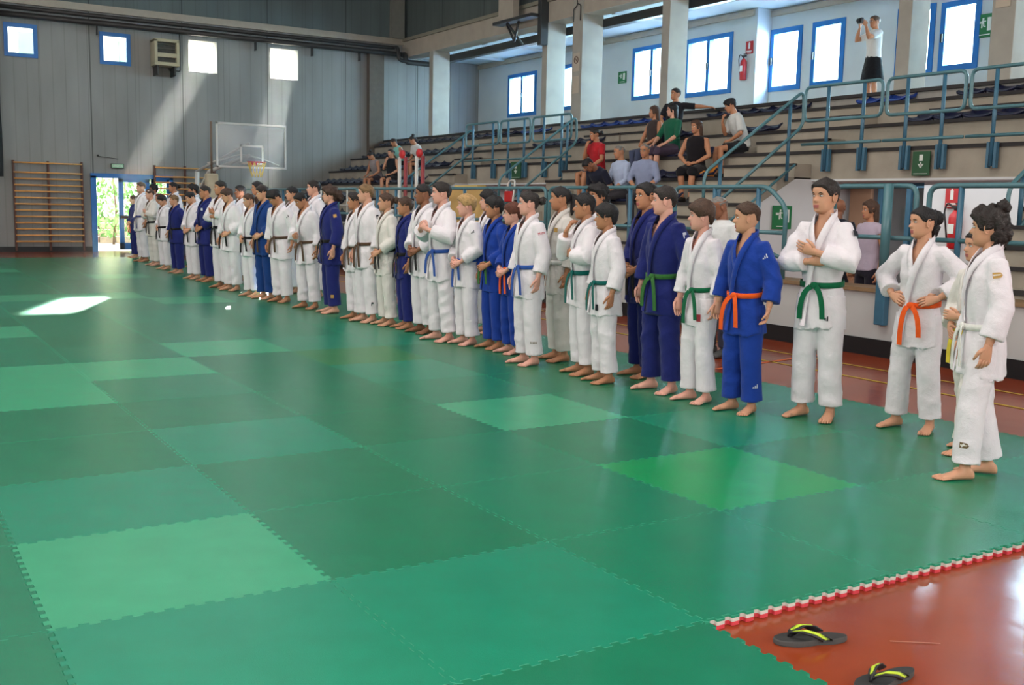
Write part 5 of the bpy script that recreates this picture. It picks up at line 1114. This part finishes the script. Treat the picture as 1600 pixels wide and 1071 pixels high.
person('judoka', 'man in white judogi with black belt and long fringe leaning slightly, far group', 4.52, 12.92, 0.00, H=1.622, head=3.51, hy=-0.45, cat='person', group='judo athletes lined up on the mats', arms=('front','down2'), hair=('bowl','brown'), gi='white', belt='black', skin='light', lean=.06, hp=.2, far=True)
person('judoka', 'tallest man in white judogi with cropped hair, far group', 4.52, 13.45, 0.00, H=1.737, head=3.45, hy=-0.38, cat='person', group='judo athletes lined up on the mats', arms=('fold_over','fold_under'), hair=('fade','dark'), gi='white', belt='black', skin='tan', far=True)
person('judoka', 'broad man in navy judogi with black belt and white shoulder mark', 4.66, 14.86, 0.00, H=1.666, head=3.29, hy=-0.38, cat='person', group='judo athletes lined up on the mats', arms=('front','front'), hair=('fade','dark'), gi='darkblue', belt='black', skin='tan', patch=[('square','white','chest')], far=True)
person('judoka', 'man in white judogi with black belt and joined hands, right of the bent blue suit', 4.60, 15.51, 0.00, H=1.576, head=3.41, hy=-0.17, cat='person', group='judo athletes lined up on the mats', arms=('front','front'), hair=('short','black'), gi='white', belt='black', skin='light', hp=.35, patch=[('tri','blue','armf')], far=True)
person('judoka', 'judoka in white with rounded black hair behind the man with joined hands', 5.50, 18.82, 0.00, H=1.736, head=3.30, hy=-0.31, cat='person', group='judo athletes lined up on the mats', hair=('curly','black'), bun='none', gi='white', belt='black', skin='tan', far=True)
person('judoka', 'navy suited judoka with light hair between two white suits, far group', 4.70, 17.08, 0.00, H=1.506, head=3.39, hy=-0.38, cat='person', group='judo athletes lined up on the mats', arms=('back','down'), hair=('short','light'), gi='darkblue', belt='black', skin='light', lean=.05, far=True)
person('judoka', 'short woman in white judogi with black belt and dark cap of hair, far group', 4.75, 18.26, 0.00, H=1.505, head=3.40, hy=-0.07, cat='person', group='judo athletes lined up on the mats', arms=('down','front'), hair=('bowl','black'), gi='white', belt='black', skin='light', hp=.3, far=True)
person('judoka', 'judoka with a dark hair knot standing behind the short woman', 5.60, 20.88, 0.00, H=1.808, head=3.32, hy=-0.31, cat='person', group='judo athletes lined up on the mats', hair=('pulled','black'), bun='back', gi='white', belt='black', skin='tan', far=True)
person('judoka', 'man in greyish white judogi with black belt and short light brown hair, far end', 4.84, 19.56, 0.00, H=1.626, head=3.34, hy=-0.42, cat='person', group='judo athletes lined up on the mats', arms=('fold_over','fold_under'), hair=('fade','brown'), gi='offwhite', belt='black', skin='fair', lean=.1, far=True)
person('judoka', 'tall man in white judogi second from the far end of the line', 4.92, 21.01, 0.00, H=1.788, head=3.35, hy=-0.31, cat='person', group='judo athletes lined up on the mats', hair=('fade','brown'), gi='white', belt='navy', skin='tan', far=True)
person('judoka', 'small judoka in navy suit at the far end of the line by the door', 5.08, 22.62, 0.00, H=1.487, head=3.25, hy=-0.31, cat='person', group='judo athletes lined up on the mats', arms=('front','front'), hair=('short','brown'), gi='darkblue', belt='orange', skin='light', girth=.85, far=True)
person('judoka', 'judoka with frizzy dark hair behind the man in greyish white', 5.70, 23.24, 0.00, H=1.767, head=3.34, hy=-0.31, cat='person', group='judo athletes lined up on the mats', hair=('curly','black'), bun='none', gi='white', belt='black', skin='tan', far=True)
person('judoka', 'judoka in white standing behind the short woman and the tall man, far end', 5.30, 20.96, 0.00, H=1.541, head=3.33, hy=-0.31, cat='person', group='judo athletes lined up on the mats', hair=('short','auburn'), gi='white', belt='black', skin='light', far=True)
person('spectator', 'man in a black t-shirt on the top rows with one arm along the seats', 12.54, 11.75, 2.35, H=1.66, head=3.66, hy=-0.70, sit=.46, far=True, group='spectators seated on the stands', arms=('wide','lap'), hair=('fade','dark'), skin='tan', top=((30,30,36),.8), bottom=('trousers',(46,50,66)), shoes=(40,40,40), lean=-.12)
person('spectator', 'woman with curly brown hair in a dark sleeveless top, seated left of the green blouse', 11.84, 11.44, 1.95, H=1.66, head=3.07, hy=-0.44, sit=.46, far=True, group='spectators seated on the stands', arms=('lap','lap'), hair=('long','brown'), skin='tan', top=((62,52,50),0), bottom=('trousers',(70,76,100)), shoes=(60,50,50))
person('spectator', 'woman with black curly hair in a green blouse and patterned skirt', 11.84, 10.94, 1.95, H=1.66, head=3.14, hy=-0.52, sit=.46, far=True, group='spectators seated on the stands', arms=('knee','knee'), hair=('long','black'), skin='fair', top=((28,92,68),1.2), bottom=('skirt',(70,56,72)), shoes=(50,44,44))
person('spectator', 'woman in a black sleeveless dress seated on the stands with hands in her lap', 11.14, 9.50, 1.55, H=1.66, head=3.64, hy=-0.52, sit=.46, far=True, group='spectators seated on the stands', arms=('lap','lap'), hair=('long','brown'), skin='tan', top=((30,26,30),0), bottom=('skirt',(26,24,28)), shoes=(30,28,30))
person('spectator', 'young man in white and black shirt crouching forward with a hand at his chin', 11.84, 9.17, 1.95, H=1.66, head=2.73, hy=-0.26, sit=.46, far=True, group='spectators seated on the stands', arms=('lap','chin'), hair=('mop','black'), skin='tan', top=((206,206,204),.9), bottom=('shorts',(28,28,34)), shoes=(30,30,32), lean=.35)
person('spectator', 'woman in a red t-shirt with her hair tied back on the stands', 11.14, 12.18, 1.55, H=1.66, head=3.21, hy=-0.44, sit=.46, far=True, group='spectators seated on the stands', arms=('knee','chin'), hair=('pulled','dark'), bun='back', skin='tan', top=((176,36,44),.7), bottom=('shorts',(84,84,88)), shoes=(60,60,66), lean=.12)
person('spectator', 'bald man in a pale blue shirt, left of the two seated men', 10.44, 10.51, 1.15, H=1.66, head=3.18, hy=-0.35, sit=.46, far=True, group='spectators seated on the stands', arms=('knee','lap'), hair=('bald','grey'), skin='tan', top=((172,182,208),1.6), bottom=('trousers',(70,66,70)), shoes=(40,34,30), lean=.12)
person('spectator', 'man in a grey blue shirt and glasses, right of the two seated men', 10.44, 9.92, 1.15, H=1.66, head=3.69, hy=-0.17, sit=.46, far=True, group='spectators seated on the stands', arms=('lap','lap'), hair=('bald','grey'), skin='tan', glasses=True, top=((140,148,176),1.4), bottom=('trousers',(60,60,66)), shoes=(40,34,30), lean=.05)
person('spectator', 'person in dark clothes bending low beside the woman in the red shirt', 10.44, 10.91, 1.15, H=1.66, head=3.37, hy=-0.70, sit=.46, far=True, group='spectators seated on the stands', arms=('knee','knee'), hair=('short','black'), skin='brown', top=((34,36,52),.8), bottom=('trousers',(34,34,42)), shoes=(40,40,40), lean=.8, hp=.3)
person('spectator', 'girl in a grey top with her hair in a topknot, leftmost of the seated children', 11.14, 21.94, 1.55, H=1.52, head=3.41, hy=-0.44, sit=.46, far=True, group='spectators seated on the stands', arms=('knee','knee'), hair=('pulled','dark'), bun='top', skin='tan', top=((140,130,132),0), bottom=('shorts',(60,50,60)), shoes=(70,70,74), lean=.35, hp=.3)
person('spectator', 'child in a dark sleeveless top between the grey girl and the teal shirt', 11.14, 21.07, 1.55, H=1.52, head=3.74, hy=-0.17, sit=.46, far=True, group='spectators seated on the stands', arms=('lap','chin'), hair=('pulled','dark'), bun='back', skin='light', top=((30,32,40),0), bottom=('shorts',(32,32,38)), shoes=(60,60,60), lean=.1)
person('spectator', 'youth in a teal tank top leaning forward among the seated children', 11.84, 21.86, 1.95, H=1.52, head=3.22, hy=-0.44, sit=.46, far=True, group='spectators seated on the stands', arms=('knee','knee'), hair=('short','dark'), skin='tan', top=((130,196,186),0), bottom=('shorts',(24,24,28)), shoes=(60,60,66), lean=.5)
person('spectator', 'girl in a white t-shirt with a hair knot behind the right red-topped pole', 11.84, 20.80, 1.95, H=1.52, head=3.20, hy=-0.35, sit=.46, far=True, group='spectators seated on the stands', arms=('knee','knee'), hair=('pulled','dark'), bun='top', skin='tan', top=((205,205,205),.7), bottom=('shorts',(40,40,46)), shoes=(60,60,66), lean=.45)
person('coach', 'balding man in a white polo shirt standing behind the judo line', 6.91, 4.28, FZ, H=1.63, head=3.18, hy=-.3, hp=.25, arms=('down','down'), hair=('bald','grey'), skin='brown', top=((214,214,214),.9), bottom=('trousers',(60,64,80)), shoes=(60,60,60))
person('spectator', 'woman with long brown hair in a pale sleeveless top inside the passage', 9.42, 4.5, FZ, H=1.63, head=2.96, hy=-.3, arms=('down','down'), hair=('long','brown'), skin='tan', top=((176,160,176),.25), bottom=('trousers',(34,30,40)), shoes=(60,60,60), far=True)
person('spectator', 'bald man in a dark shirt inside the passage behind the folded arms', 9.6, 5.15, FZ, H=1.66, head=0.37, hy=0, arms=('down','down'), hair=('bald','none'), skin='brown', top=((30,32,44),.8), bottom=('trousers',(40,40,50)), shoes=(60,60,60), far=True)
_ph, _J, _X = person('photographer', 'woman in white t-shirt and black skirt taking pictures from the gallery', 15.2, 9.45, GZ, H=1.62, head=2.83, hy=0, arms=('photo','photo'), hair=('short','brown'), skin='tan', top=((216,214,212),.7), bottom=('skirt',(26,26,30)), shoes=(40,34,34), far=True, glasses=True)
# the camera the photographer holds
_t = thing('handheld_camera', 'small black camera held up by the woman on the gallery', 'camera', (15.2, 9.45, GZ), _ph.rotation_euler.z); _t.scale = _ph.scale
_c = (_J[0]['wr']+_J[1]['wr'])/2+Vector((.065, 0, .1)); _b = MB(); _b.bbox(_c.x-.03, _c.x+.03, _c.y-.075, _c.y+.075, _c.z-.05, _c.z+.05, .012); _b.build('camera_body', mat('camera_black', lin(24, 24, 26), .4), _t)
MB().tube([(_c.x+.02, _c.y, _c.z), (_c.x+.07, _c.y, _c.z)], .032, 14).build('lens', mat('camera_black', lin(24, 24, 26), .4), _t); MB().bbox(_c.x-.034, _c.x-.029, _c.y-.05, _c.y+.05, _c.z-.035, _c.z+.035, .001).build('screen', glass, _t)
